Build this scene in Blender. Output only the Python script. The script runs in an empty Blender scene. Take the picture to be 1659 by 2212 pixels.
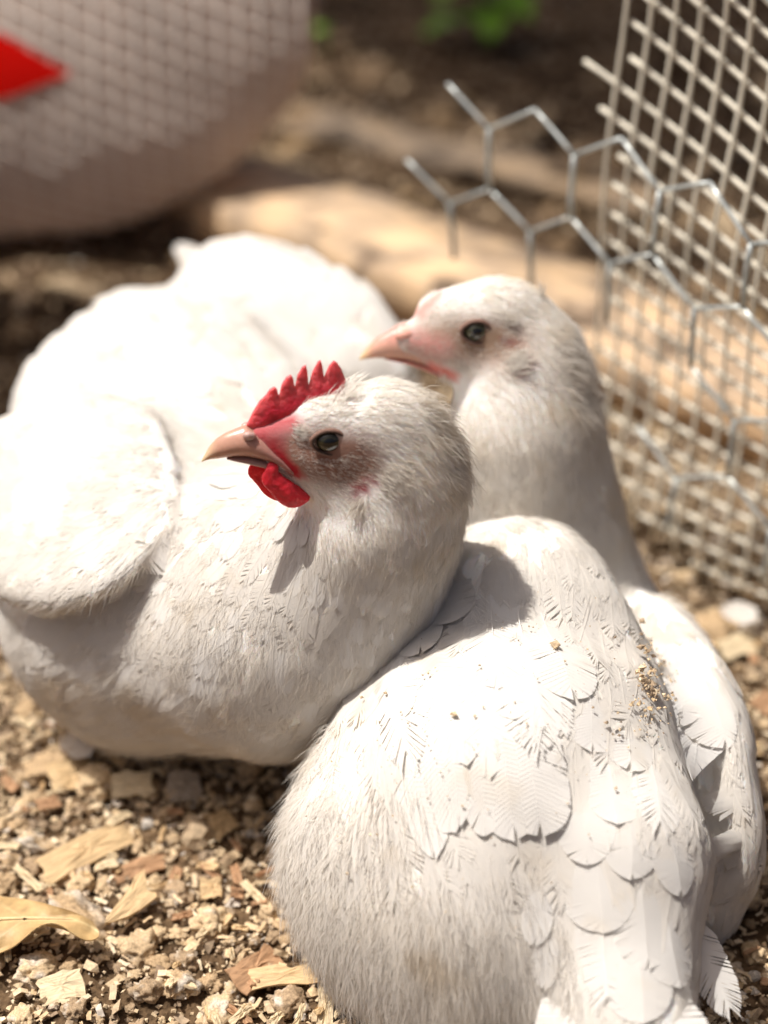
import bpy, math, random
import numpy as np
from mathutils import Vector, Matrix

rng = np.random.default_rng(7)
random.seed(7)
scene = bpy.context.scene
COL = scene.collection

# ------------------------------------------------------------------ camera
CAM_H, PITCH = 0.54, math.radians(32.0)
cam_d = bpy.data.cameras.new("camera")
cam = bpy.data.objects.new("camera", cam_d)
COL.objects.link(cam)
cam.location = (0, 0, CAM_H)
cam.rotation_euler = (math.pi / 2 - PITCH, 0, 0)
cam_d.sensor_fit = 'HORIZONTAL'
cam_d.sensor_width = 36
cam_d.lens = 18 / math.tan(math.radians(13.0))
cam_d.clip_start, cam_d.clip_end = 0.02, 400
cam_d.dof.use_dof = True
cam_d.dof.focus_distance = 0.684
cam_d.dof.aperture_fstop = 4.4
scene.camera = cam
scene.render.resolution_x, scene.render.resolution_y = 768, 1024

# ------------------------------------------------------------------ light
SUN = np.array([-0.38, 0.06, 0.92]); SUN /= np.linalg.norm(SUN)
world = bpy.data.worlds.new("World"); scene.world = world
world.use_nodes = True
wn = world.node_tree.nodes; wl = world.node_tree.links
wn.clear()
sky = wn.new('ShaderNodeTexSky'); sky.sky_type = 'NISHITA'; sky.sun_disc = False
sky.sun_elevation = math.asin(SUN[2]); sky.sun_rotation = math.atan2(SUN[0], SUN[1])
sky.air_density = 0.35; sky.dust_density = 8.0; sky.ozone_density = 0.0
bg = wn.new('ShaderNodeBackground'); bg.inputs['Strength'].default_value = 0.07
wo = wn.new('ShaderNodeOutputWorld')
wl.new(sky.outputs[0], bg.inputs[0]); wl.new(bg.outputs[0], wo.inputs[0])
sun_d = bpy.data.lights.new("sun", 'SUN'); sun_d.energy = 4.0; sun_d.angle = math.radians(0.53)
sun_d.color = (1.0, 0.955, 0.89)
sun = bpy.data.objects.new("sun", sun_d); COL.objects.link(sun)
sun.rotation_euler = Vector(SUN).to_track_quat('Z', 'Y').to_euler()
sun.location = (-2, 1, 4)
scene.view_settings.view_transform = 'Standard'
scene.view_settings.look = 'None'
scene.view_settings.gamma = 1
scene.view_settings.exposure = 0.28
scene.cycles.max_bounces = 8
scene.cycles.diffuse_bounces = 6
scene.cycles.transparent_max_bounces = 8

# ------------------------------------------------------------------ helpers
FPX = 829.5 / math.tan(math.radians(13.0))
C_R = np.array([1.0, 0, 0])
C_F = np.array([0, math.cos(PITCH), -math.sin(PITCH)])
C_U = np.array([0, math.sin(PITCH), math.cos(PITCH)])
C_O = np.array([0, 0, CAM_H])
def at(u, v, d):
    """point of the place seen at u, v of a 1659 x 2212 picture, d metres along the view"""
    return C_O + d * (C_F + (u - 829.5) / FPX * C_R + (1106 - v) / FPX * C_U)
def on_ground(u, v, z=0.0):
    r = C_F + (u - 829.5) / FPX * C_R + (1106 - v) / FPX * C_U
    return C_O + r * ((z - CAM_H) / r[2])
def depth(p):
    return float((np.asarray(p) - C_O) @ C_F)
def unit(v):
    v = np.asarray(v, float); return v / (np.linalg.norm(v, axis=-1, keepdims=True) + 1e-12)

def mesh_np(name, V, F, mat=None, smooth=True, uv=None, col=None, nrm=None):
    """F: (n,3) or (n,4) int array, or a list of such arrays"""
    me = bpy.data.meshes.new(name)
    Fs = F if isinstance(F, list) else [F]
    Fs = [np.asarray(f, np.int32) for f in Fs if len(f)]
    V = np.asarray(V, np.float32)
    me.vertices.add(len(V)); me.vertices.foreach_set('co', V.ravel())
    li = np.concatenate([f.ravel() for f in Fs])
    tot = np.concatenate([np.full(len(f), f.shape[1], np.int32) for f in Fs])
    st = np.concatenate([[0], np.cumsum(tot)[:-1]]).astype(np.int32)
    me.loops.add(len(li)); me.loops.foreach_set('vertex_index', li.astype(np.int32))
    me.polygons.add(len(tot)); me.polygons.foreach_set('loop_start', st); me.polygons.foreach_set('loop_total', tot)
    me.polygons.foreach_set('use_smooth', np.full(len(tot), smooth, bool))
    if col is not None:
        a = me.color_attributes.new('Col', 'FLOAT_COLOR', 'POINT')
        c = np.ones((len(V), 4), np.float32); c[:, :3] = col
        a.data.foreach_set('color', c.ravel())
    if nrm is not None:
        a = me.attributes.new('lie', 'FLOAT_VECTOR', 'POINT'); a.data.foreach_set('vector', np.asarray(nrm, np.float32).ravel())
    if uv is not None:
        l = me.uv_layers.new(name='UVMap')
        l.data.foreach_set('uv', np.asarray(uv, np.float32)[li].ravel())
    me.update(calc_edges=True)
    if mat: me.materials.append(mat)
    return me
def obj(name, me, parent=None, **props):
    o = bpy.data.objects.new(name, me); COL.objects.link(o)
    if parent is not None:
        o.parent = parent
        o.matrix_parent_inverse = Matrix.Translation(parent.location).inverted()
    for k, v in props.items(): o[k] = v
    return o
def empty(name, loc, **props):
    o = bpy.data.objects.new(name, None); COL.objects.link(o); o.location = loc
    o.empty_display_size = 0.02
    for k, v in props.items(): o[k] = v
    return o

# ------------------------------------------------------------------ signed distance shapes
def ball(u, v, d, rpx): return at(u, v, d), rpx * d / FPX
def s_cone(a, b, ra, rb, k=0.02):
    a = np.asarray(a); b = np.asarray(b); ab = b - a; L2 = ab @ ab
    def f(p):
        t = np.clip(((p - a) @ ab) / L2, 0, 1)
        return np.linalg.norm(p - a - t[:, None] * ab, axis=1) - (ra + (rb - ra) * t)
    return f, k
def s_ell(c, r, R=np.eye(3), k=0.02):
    c = np.asarray(c); r = np.asarray(r, float)
    def f(p):
        q = (p - c) @ R.T
        k0 = np.linalg.norm(q / r, axis=1); k1 = np.linalg.norm(q / (r * r), axis=1) + 1e-9
        return k0 * (k0 - 1) / k1
    return f, k
def s_chain(balls, k=0.02):
    return [s_cone(balls[i][0], balls[i + 1][0], balls[i][1], balls[i + 1][1], k) for i in range(len(balls) - 1)]
def smin(a, b, k):
    h = np.clip(0.5 + 0.5 * (b - a) / k, 0, 1)
    return b + (a - b) * h - k * h * (1 - h)
def union(prims):
    def f(p):
        d = prims[0][0](p)
        for g, k in prims[1:]:
            d = smin(d, g(p), k)
        return d
    return f
def grad(f, p, e=6e-4):
    g = np.empty_like(p)
    for i in range(3):
        q = p.copy(); q[:, i] += e; r = p.copy(); r[:, i] -= e
        g[:, i] = f(q) - f(r)
    return unit(g)
def project(f, p, level=0.0, it=3):
    for _ in range(it):
        g = grad(f, p)
        p = p - (f(p) - level)[:, None] * g
    return p
def surface_nets(f, lo, hi, h, it=2):
    lo = np.asarray(lo, float); hi = np.asarray(hi, float)
    n = np.ceil((hi - lo) / h).astype(int) + 1
    ax = [lo[i] + h * np.arange(n[i]) for i in range(3)]
    G = np.stack(np.meshgrid(*ax, indexing='ij'), -1).reshape(-1, 3)
    val = np.concatenate([f(c) for c in np.array_split(G, max(1, len(G) // 200000))]).reshape(n)
    s = val < 0
    m = n - 1
    acc = np.zeros(tuple(m) + (3,)); cnt = np.zeros(tuple(m))
    sl = lambda o, a: slice(o, o + m[a])
    for a in range(3):
        for o1 in (0, 1):
            for o2 in (0, 1):
                o = [0, 0, 0]; b, c = [x for x in range(3) if x != a]; o[b] = o1; o[c] = o2
                v0 = val[tuple(sl(o[i], i) for i in range(3))]; o[a] = 1
                v1 = val[tuple(sl(o[i], i) for i in range(3))]
                x = (v0 < 0) != (v1 < 0)
                t = np.where(x, v0 / np.where(x, v0 - v1, 1), 0)
                for i in range(3):
                    acc[..., i] += np.where(x, (t if i == a else (o[i])), 0)
                cnt += x
    act = cnt > 0
    idx = -np.ones(tuple(m), int); idx[act] = np.arange(act.sum())
    ijk = np.argwhere(act)
    V = lo + h * (ijk + acc[act] / cnt[act][:, None])
    Q = []
    for a in range(3):
        b, c = (a + 1) % 3, (a + 2) % 3
        S0 = s[tuple(slice(0, -1) if i == a else slice(None) for i in range(3))]
        S1 = s[tuple(slice(1, None) if i == a else slice(None) for i in range(3))]
        e = np.argwhere(S0 != S1)
        e = e[(e[:, b] > 0) & (e[:, c] > 0) & (e[:, b] < m[b]) & (e[:, c] < m[c])]
        flip = S0[tuple(e.T)]
        def g(db, dc):
            q = e.copy(); q[:, b] -= db; q[:, c] -= dc
            return idx[tuple(q.T)]
        q = np.stack([g(1, 1), g(0, 1), g(0, 0), g(1, 0)], 1)
        q[~flip] = q[~flip][:, ::-1]
        Q.append(q)
    Q = np.concatenate(Q); Q = Q[(Q >= 0).all(1)]
    if it: V = project(f, V, 0, it)
    return V, Q
# ------------------------------------------------------------------ head frames
class Frame:
    """a head: u, v of the picture plane, w towards the viewer (all in picture pixels) -> world"""
    def __init__(s, u, v, d, yaw, roll):
        s.u, s.v, s.sc = u, v, d / FPX
        s.ku, s.kv = math.sin(math.radians(yaw)), math.sin(math.radians(roll))
        s.o = at(u, v, d)
        ex, ey, ez = -C_R, -C_F, C_U
        a = math.radians(yaw); ex, ey = math.cos(a) * ex + math.sin(a) * ey, math.cos(a) * ey - math.sin(a) * ex
        b = math.radians(roll); ez, ey = math.cos(b) * ez + math.sin(b) * ey, math.cos(b) * ey - math.sin(b) * ez
        s.ex, s.ey, s.ez = ex, ey, ez
        s.R = np.stack([ex, ey, ez])
    def __call__(s, u, v, w=0.0):
        return s.o + s.sc * ((s.u - u) * s.ex + w * s.ey + (s.v - v) * s.ez)
    def inv(s, p):
        q = (p - s.o) @ s.R.T / s.sc
        return np.stack([s.u - q[:, 0], s.v - q[:, 2], q[:, 1]], 1)
    def seen(s, p):
        """like inv, but u, v as they show on the near side of the face"""
        q = s.inv(p); w = np.abs(q[:, 2]); q[:, 0] += s.ku * w; q[:, 1] += s.kv * w
        return q
    def near(s, pts, w):
        return [(u - s.ku * w, v - s.kv * w) for u, v in pts]
    def ell(s, u, v, w, ru, rv, rw, k=0.006, tilt=0):
        t = math.radians(tilt)
        R = np.stack([math.cos(t) * s.ex + math.sin(t) * s.ez, s.ey, math.cos(t) * s.ez - math.sin(t) * s.ex])
        return s_ell(s(u, v, w), np.array([ru, rw, rv]) * s.sc, R, k)
    def b(s, u, v, r, w=0.0): return s(u, v, w), r * s.sc
HA = Frame(850, 950, 0.670, 9, 24)
HB = Frame(1080, 720, 0.775, 6, 20)

def axes(fwd, up=(0, 0, 1)):
    f = unit(fwd); r = unit(np.cross(f, up)); u = np.cross(r, f)
    return np.stack([r, f, u])          # local x right, y forward, z up

# ---- hen with the red comb
A_tail = np.array([-0.150, 0.880, 0.115]); A_chest = np.array([-0.02, 0.62, 0.10])
A_ax = axes(A_chest - A_tail)
primsA = [
    s_ell(at(410, 1030, 0.895), (0.088, 0.135, 0.084), A_ax, 0.03),
    s_cone(*[x for x in (at(340, 1290, 0.81), at(560, 1330, 0.775))], 0.076, 0.066, 0.03),
    s_cone(at(380, 850, 0.94), at(300, 720, 0.975), 0.055, 0.022, 0.03),
]
primsA += s_chain([ball(620, 1330, 0.750, 225), ball(748, 1258, 0.732, 190), HA.b(850, 1140, 132, -60), HA.b(890, 1030, 108, -25)], 0.035)
primsA += [
    HA.ell(825, 925, 0, 122, 108, 90, 0.008),
    HA.ell(715, 905, 0, 80, 56, 58, 0.010, 30),
    HA.ell(885, 1000, 0, 104, 125, 92, 0.010),
    HA.ell(745, 985, 0, 120, 92, 74, 0.008, 4),
    s_cone(*[x for x in (HA(720, 985), HA(600, 970))], 64 * HA.sc, 38 * HA.sc, 0.006),
    HA.ell(790, 1050, 0, 110, 60, 78, 0.008, -15),
    s_cone(HA(650, 915), HA(560, 938), 38 * HA.sc, 22 * HA.sc, 0.006),
    s_cone(HA(720, 1040), HA(610, 1012), 46 * HA.sc, 26 * HA.sc, 0.006),
]
# folded wings; the near one lies flat on the flank, proud only along its lower edge
def meet(f, u, v):
    r = C_F + (u - 829.5) / FPX * C_R + (1106 - v) / FPX * C_U; t = 0.5
    for _ in range(60): t += 0.8 * f((C_O + r * t)[None])[0]
    return C_O + r * t
_n = unit([-0.40, -0.27, 0.87]); _f = unit(at(230, 1200, .742) - at(10, 930, .860))
primsA += [s_ell(meet(union(primsA), 120, 1045) - 0.0065 * _n, (0.016, 0.090, 0.054), axes(_f, np.cross(_n, _f)), 0.007)]
primsA += [
    s_ell(at(640, 735, 0.955), (0.040, 0.090, 0.050), axes(np.array([0.62, -0.62, -0.10])), 0.016),
]
# ---- hen seen from behind
primsC = [
    s_ell(at(1085, 1690, 0.722), (0.074, 0.088, 0.074), axes(np.array([-0.02, 1, 0.10])), 0.03),
    s_ell(at(890, 1850, 0.712), (0.056, 0.058, 0.058), np.eye(3), 0.03),
    s_ell(at(1080, 2050, 0.690), (0.062, 0.048, 0.052), np.eye(3), 0.03),
    s_ell(at(1440, 1680, 0.790), (0.034, 0.09, 0.07), axes(np.array([-0.10, 1, 0.15])), 0.02),
    s_cone(at(1230, 1430, 0.740), at(1340, 1850, 0.672), 0.034, 0.034, 0.012),
    s_cone(at(1340, 1850, 0.672), at(1360, 2240, 0.645), 0.034, 0.026, 0.016),
]
primsC += s_chain([ball(1240, 1380, 0.845, 200), HB.b(1190, 1120, 160, -25), HB.b(1150, 930, 140), HB.b(1130, 800, 128)], 0.022)
primsC += [
    HB.ell(1070, 705, 0, 128, 106, 88, 0.008),
    HB.ell(965, 690, 0, 72, 56, 48, 0.010, 25),
    HB.ell(1140, 770, 0, 120, 110, 88, 0.008),
    HB.ell(1010, 745, 0, 105, 88, 70, 0.008, 0),
    s_cone(HB(975, 735), HB(880, 735), 62 * HB.sc, 36 * HB.sc, 0.006),
    s_ell(at(985, 1610, 0.709), (0.058, 0.092, 0.027), axes(np.array([-0.16, 0.86, 0.48]), (-.35, -.35, .87)), 0.006),
    s_ell(at(1482, 1620, 0.768), (0.022, 0.080, 0.054), axes(np.array([-0.22, 1, 0.25])), 0.004),
    s_ell(at(1125, 1330, 0.738), (0.047, 0.052, 0.034), axes(np.array([-0.20, 1, 0.15])), 0.006),
]
def vnoise(P, s, seed=0):
    """cheap smooth 3-D value noise in -1..1"""
    q = P * s; i = np.floor(q).astype(np.int64); f = q - i; f = f * f * (3 - 2 * f); out = np.zeros(len(P))
    for a in (0, 1):
        for b in (0, 1):
            for c in (0, 1):
                h = ((i[:, 0] + a) * 73856093) ^ ((i[:, 1] + b) * 19349663) ^ ((i[:, 2] + c) * 83492791) ^ (seed * 2654435761)
                h = (h ^ (h >> 13)) * 1274126177 & 0x7fffffff; h = (h ^ (h >> 16)) & 0xffff
                w = (f[:, 0] if a else 1 - f[:, 0]) * (f[:, 1] if b else 1 - f[:, 1]) * (f[:, 2] if c else 1 - f[:, 2])
                out += w * (h / 32767.5 - 1)
    return out
def ruffled(f, o, seed):
    """the plumage parts into soft tracts and folds away from the head"""
    def g(p):
        m = np.clip((np.linalg.norm(p - o, axis=1) - 0.055) / 0.06, 0, 1)
        return f(p) + m * (0.0026 * vnoise(p, 26, seed) + 0.0009 * vnoise(p, 64, seed + 1))
    return g
fA, fC = ruffled(union(primsA), HA.o, 11), ruffled(union(primsC), HB.o, 12)
# ------------------------------------------------------------------ materials
def mat(name):
    m = bpy.data.materials.new(name); m.use_nodes = True
    m.node_tree.nodes.clear()
    return m, m.node_tree.nodes, m.node_tree.links
def N(nodes, typ, **kw):
    n = nodes.new(typ)
    for k, v in kw.items():
        if k in n.inputs: n.inputs[k].default_value = v
        else: setattr(n, k, v)
    return n
def mix_rgb(n, l, a, b, fac, blend='MIX'):
    m = n.new('ShaderNodeMix'); m.data_type = 'RGBA'; m.blend_type = blend
    for sock, v in ((m.inputs[0], fac), (m.inputs[6], a), (m.inputs[7], b)):
        if hasattr(v, 'is_linked') or hasattr(v, 'links'): l.new(v, sock)
        elif isinstance(v, (int, float)): sock.default_value = v
        else: sock.default_value = (*v, 1) if len(v) == 3 else v
    return m.outputs[2]
def ramp(n, l, fac, stops):
    r = n.new('ShaderNodeValToRGB'); e = r.color_ramp.elements
    while len(e) < len(stops): e.new(0.5)
    for i, (p, c) in enumerate(stops):
        e[i].position = p; e[i].color = (*c, 1) if len(c) == 3 else c
    l.new(fac, r.inputs[0]); return r.outputs[0]
def noise(n, l, scale, detail=4, rough=0.55, vec=None, coord='Object'):
    t = n.new('ShaderNodeTexNoise'); t.inputs['Scale'].default_value = scale
    t.inputs['Detail'].default_value = detail; t.inputs['Roughness'].default_value = rough
    if vec is None:
        vec = n.new('ShaderNodeTexCoord').outputs[coord]
    l.new(vec, t.inputs['Vector']); return t.outputs['Fac']
def bump(n, l, h, strength, dist):
    b = n.new('ShaderNodeBump'); b.inputs['Strength'].default_value = strength
    b.inputs['Distance'].default_value = dist; l.new(h, b.inputs['Height']); return b.outputs[0]
def attr(n, name='Col'):
    a = n.new('ShaderNodeAttribute'); a.attribute_name = name; return a.outputs['Color']

def feather_material(name, translucent=0.30, lie=0.6, use_col=False):
    m, n, l = mat(name)
    base = noise(n, l, 22, 3)
    c = ramp(n, l, base, [(0.30, (0.90, 0.85, 0.77)), (0.42, (0.945, 0.93, 0.905)), (0.75, (0.955, 0.945, 0.93))])
    if use_col: c = mix_rgb(n, l, c, attr(n), 1.0, 'MULTIPLY')
    dif = N(n, 'ShaderNodeBsdfDiffuse', Roughness=0.4); tra = N(n, 'ShaderNodeBsdfTranslucent')
    glo = N(n, 'ShaderNodeBsdfGlossy', Roughness=0.6); glo.inputs['Color'].default_value = (0.9, 0.9, 0.9, 1)
    tc = mix_rgb(n, l, c, (1.0, 0.935, 0.84), 1.0, 'MULTIPLY')
    l.new(c, dif.inputs['Color']); l.new(tc, tra.inputs['Color'])
    # barbs lie in the plumage: shade them mostly by the lie of the feathers below
    at_ = n.new('ShaderNodeAttribute'); at_.attribute_name = 'lie'
    ge = n.new('ShaderNodeNewGeometry'); mx = n.new('ShaderNodeMix'); mx.data_type = 'VECTOR'; mx.inputs[0].default_value = lie
    l.new(ge.outputs['Normal'], mx.inputs[4]); l.new(at_.outputs['Vector'], mx.inputs[5])
    nn = N(n, 'ShaderNodeVectorMath', operation='NORMALIZE'); l.new(mx.outputs[1], nn.inputs[0])
    for q in (dif, glo): l.new(nn.outputs[0], q.inputs['Normal'])
    m1 = N(n, 'ShaderNodeMixShader', Fac=translucent); l.new(dif.outputs[0], m1.inputs[1]); l.new(tra.outputs[0], m1.inputs[2])
    m2 = N(n, 'ShaderNodeMixShader', Fac=0.006); l.new(m1.outputs[0], m2.inputs[1]); l.new(glo.outputs[0], m2.inputs[2])
    o = n.new('ShaderNodeOutputMaterial'); l.new(m2.outputs[0], o.inputs[0])
    return m
M_PLUME = feather_material('white plumage', 0.50, 0.88)
M_DOWN = feather_material('white down', 0.60, 0.82)
M_VANE = feather_material('white flight feather', 0.36, 0.65)

def principled(name, color=(0.5, 0.5, 0.5), rough=0.6, spec=0.3, sss=0.0, sss_r=(1, .4, .25), sss_s=0.003, vcol=False,
               nscale=None, namp=0.15, bscale=None, bdist=0.0005, bstr=0.6, coat=0.0):
    m, n, l = mat(name)
    p = n.new('ShaderNodeBsdfPrincipled'); o = n.new('ShaderNodeOutputMaterial'); l.new(p.outputs[0], o.inputs[0])
    p.inputs['Roughness'].default_value = rough; p.inputs['Specular IOR Level'].default_value = spec
    p.inputs['Coat Weight'].default_value = coat; p.inputs['Coat Roughness'].default_value = 0.06
    if sss:
        p.inputs['Subsurface Weight'].default_value = sss; p.inputs['Subsurface Radius'].default_value = sss_r
        p.inputs['Subsurface Scale'].default_value = sss_s
    c = attr(n) if vcol else None
    if nscale:
        f = noise(n, l, nscale, 5)
        lo, hi = 1 - namp, 1 + namp
        g = ramp(n, l, f, [(0.3, (lo,) * 3), (0.7, (hi,) * 3)])
        c = mix_rgb(n, l, c if c is not None else color, g, 1.0, 'MULTIPLY')
    if c is not None: l.new(c, p.inputs['Base Color'])
    else: p.inputs['Base Color'].default_value = (*color, 1)
    if bscale:
        l.new(bump(n, l, noise(n, l, bscale, 3), bstr, bdist), p.inputs['Normal'])
    return m
M_BODY = principled('hen skin and down', vcol=True, rough=0.75, spec=0.15, sss=0.25, sss_s=0.004, bscale=900, bdist=0.0004)
M_COMB = principled('red comb flesh', vcol=True, rough=0.48, spec=0.4, sss=0.55, sss_r=(1, .14, .12), sss_s=0.006,
                    nscale=260, namp=0.25, bscale=1100, bdist=0.00035, bstr=0.8)
M_BEAK = principled('horn beak', vcol=True, rough=0.30, spec=0.45, sss=0.3, sss_s=0.003, nscale=300, namp=0.10, bscale=700, bdist=0.0001)
M_EYE = principled('eye', vcol=True, rough=0.12, spec=0.5, coat=1.0)
M_LID = principled('eyelid skin', vcol=True, rough=0.6, spec=0.3, bscale=1800, bdist=0.0004, nscale=900, namp=0.25)

# ------------------------------------------------------------------ plumage engine
def tris_of(Q): return np.concatenate([Q[:, [0, 1, 2]], Q[:, [0, 2, 3]]])
def sample_surface(V, T, n, weight=None):
    a, b, c = V[T[:, 0]], V[T[:, 1]], V[T[:, 2]]
    ar = np.linalg.norm(np.cross(b - a, c - a), axis=1)
    if weight is not None: ar = ar * weight((a + b + c) / 3)
    i = rng.choice(len(T), n, p=ar / ar.sum())
    r = rng.random((n, 2)); s = np.sqrt(r[:, :1]); t = r[:, 1:]
    return (1 - s) * a[i] + s * (1 - t) * b[i] + s * t * c[i]
def thin(P, R):
    """keep points no nearer than R to those kept before"""
    cell = 0.012; G = {}; keep = []
    for i, p in enumerate(P):
        k = tuple((p // cell).astype(int)); ok = True; r = R[i]
        for dx in (-1, 0, 1):
            for dy in (-1, 0, 1):
                for dz in (-1, 0, 1):
                    for j in G.get((k[0] + dx, k[1] + dy, k[2] + dz), ()):
                        if abs(P[j] - p).sum() < 1.6 * r and ((P[j] - p) ** 2).sum() < r * r: ok = False; break
                    if not ok: break
                if not ok: break
            if not ok: break
        if ok: keep.append(i); G.setdefault(k, []).append(i)
    return np.array(keep)
class Field:
    """feather direction, length, width and looseness, laid down at a few places of the bird and blended between"""
    def __init__(s, rows):
        s.p = np.array([r[0] for r in rows]); s.d = unit(np.array([r[1] for r in rows]) - s.p)
        s.a = np.array([r[2:] for r in rows], float)
    def __call__(s, P):
        D = ((P[:, None, :] - s.p[None]) ** 2).sum(2)
        w = 1 / (D + 1e-5) ** 2; w /= w.sum(1, keepdims=True)
        return w @ s.d, w @ s.a
NU = 6
def barb_template(kind, r):
    uv, h, T = [], [], []
    def wid(s): return min(1, (s / 0.33) ** 0.7) * (1 if s < 0.62 else math.sqrt(max(0, 1 - ((s - 0.62) / 0.42) ** 2)))
    nb = {'body': 32, 'fluff': 36, 'soft': 32, 'vane': 64, 'big': 70}[kind]
    if kind == 'vane':
        def wid(s): return min(1, (s / 0.20 + .2) ** 0.8) * (1 if s < 0.66 else math.sqrt(max(0, 1 - ((s - 0.66) / 0.345) ** 2)))
    sp = 0.84 / (nb - 1); split = 0
    for side in (-1, 1):
        for i in range(nb):
            s0 = 0.10 + sp * i; md = 0.58
            if kind == 'body':
                fwd = 0.14 + 0.02 * r.random(); out = wid(min(1.02, s0 + fwd * .9)) * (0.97 + 0.04 * r.random()); bw = sp * 1.25; hz = 0.00004; mw = 1.2; md = 0.94
            elif kind == 'vane':
                split = max(0, split - 1)
                if r.random() < 0.05: split = r.randint(1, 3)
                s0 = 0.02 + 0.93 * i / (nb - 1); sp = 0.93 / (nb - 1)
                fwd = 0.085 + 0.012 * r.random() + .02 * split / 3; out = wid(min(1.005, s0 + fwd)) * (0.965 + 0.05 * r.random()); bw = sp * 1.25; hz = 0.00008; mw = 1.0; md = 0.86 if not split else 0.6
            elif kind == 'big':
                fwd = 0.12 + 0.05 * r.random(); out = wid(min(1.02, s0 + fwd * .9)) * (0.97 + 0.04 * r.random()); bw = sp * 1.35; hz = 0.00003; mw = 1.25; md = 0.94
            elif kind == 'soft':
                fwd = 0.15 + 0.10 * r.random(); out = wid(min(1.02, s0 + fwd * .7)) * (0.95 + 0.10 * r.random()); bw = sp * 1.3; hz = 0.00006; mw = 1.25; md = 0.93
            else:
                fwd = 0.16 + 0.30 * r.random(); out = wid(s0) * (0.5 + 0.9 * r.random()); bw = sp * 0.30; hz = 0.0012; mw = 0.7
            j = r.random() * hz
            n0 = len(uv)
            if kind == 'vane':
                a0, a1 = s0 - bw / 2, s0 + bw / 2
                e0, e1 = a0 + fwd, a1 + fwd
                if split: e1 -= bw * .45
                uv += [(a0, 0), (a1, 0), (a0 + fwd * .5, side * .5 * wid(min(1.005, a0 + fwd))), (a1 + fwd * .5, side * .5 * wid(min(1.005, a1 + fwd))),
                       (e0, side * wid(min(1.005, e0)) * (1 - .05 * (split > 0) - .02 * r.random())), (e1, side * wid(min(1.005, e1)) * (1 - .05 * (split > 0) - .02 * r.random()))]
                g = 0.00010 * (i % 2)
                h += [0.0002 + g, 0.0003 + g, 0.00015 + g, 0.00025 + g, g, 0.0001 + g]
                T += [(n0, n0 + 1, n0 + 3), (n0, n0 + 3, n0 + 2), (n0 + 2, n0 + 3, n0 + 5), (n0 + 2, n0 + 5, n0 + 4)]
                continue
            uv += [(s0 - bw / 2, 0), (s0 + bw / 2, 0),
                   (s0 + fwd * md - bw / 2 * mw, side * out * md), (s0 + fwd * md + bw / 2 * mw, side * out * md),
                   (s0 + fwd + bw * .2, side * out)]
            h += [0.00020, 0.00024, 0.0001 + j, 0.00013 + j, 0.00006 + 2 * j]
            T += [(n0, n0 + 1, n0 + 3), (n0, n0 + 3, n0 + 2), (n0 + 2, n0 + 3, n0 + 4)]
    n0 = len(uv); RW_ = 0.022
    for q in range(4):
        s = q / 3 * 0.97
        uv += [(s, -RW_ * (1 - .7 * s)), (s, RW_ * (1 - .7 * s))]; h += [0.0005] * 2
        if q: T += [(n0 + 2 * q - 2, n0 + 2 * q - 1, n0 + 2 * q + 1), (n0 + 2 * q - 2, n0 + 2 * q + 1, n0 + 2 * q)]
    uv = np.array(uv); W = np.zeros((len(uv), NU * 3))
    fu = np.clip(uv[:, 0], 0, 1.12) * (NU - 1); iu = np.clip(fu.astype(int), 0, NU - 2); fu = fu - iu
    fv = np.clip(uv[:, 1], -1.3, 1.3) + 1; iv = (fv >= 1).astype(int); fv = fv - iv
    rr = np.arange(len(uv))
    for du in (0, 1):
        for dv in (0, 1):
            W[rr, (iu + du) * 3 + iv + dv] += (fu if du else 1 - fu) * (fv if dv else 1 - fv)
    return W, np.array(h), np.array(T)
TR = random.Random(3)
TEMPL = {k: [barb_template(k, TR) for _ in range(5)] for k in ('body', 'soft', 'fluff', 'vane', 'big')}
def lattice(f, p, t, L, W, l0, l1, curve, cup=0.0, tuck=0.0):
    n = grad(f, p); t = unit(t - (t * n).sum(1, keepdims=True) * n); s = np.cross(n, t)
    u = np.linspace(0, 1, NU)
    C = p[:, None, None, :] + t[:, None, None, :] * (L[:, None, None, None] * u[None, :, None, None]) \
        + s[:, None, None, :] * (W[:, None, None, None] / 2 * np.array([-1, 0, 1.0])[None, None, :, None]
                                 + (curve * L)[:, None, None, None] * (u ** 2)[None, :, None, None])
    lev = (l0[:, None, None] + l1[:, None, None] * u[None, :, None]) - cup * np.array([1, 0, 1.0])[None, None, :] * W[:, None, None]
    lev = lev - tuck * ((1 - u) ** 3)[None, :, None]
    K = len(p); C = C.reshape(-1, 3); lev = np.broadcast_to(lev, (K, NU, 3)).reshape(-1)
    C = project(f, C, lev, 2)
    return C.reshape(K, NU * 3, 3), n, grad(f, C).reshape(K, NU * 3, 3)
def feathers(f, p, t, L, W, kind, l0, l1, curve, cup=0.0):
    C, n, G = lattice(f, p, t, L, W, l0, l1, curve, cup)
    Vs, Fs, Ns = [], [], []; off = 0
    var = rng.integers(0, 5, len(p))
    for v in range(5):
        k = var == v
        if not k.any(): continue
        Wt, h, T = TEMPL[kind][v]
        X = np.einsum('ab,kbc->kac', Wt, C[k]) + h[None, :, None] * n[k][:, None, :]
        m = len(X); Vs.append(X.reshape(-1, 3)); Ns.append(np.einsum('ab,kbc->kac', Wt, G[k]).reshape(-1, 3))
        Fs.append((T[None] + (np.arange(m) * len(h))[:, None, None]).reshape(-1, 3) + off); off += m * len(h)
    return np.concatenate(Vs), np.concatenate(Fs), unit(np.concatenate(Ns))
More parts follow.
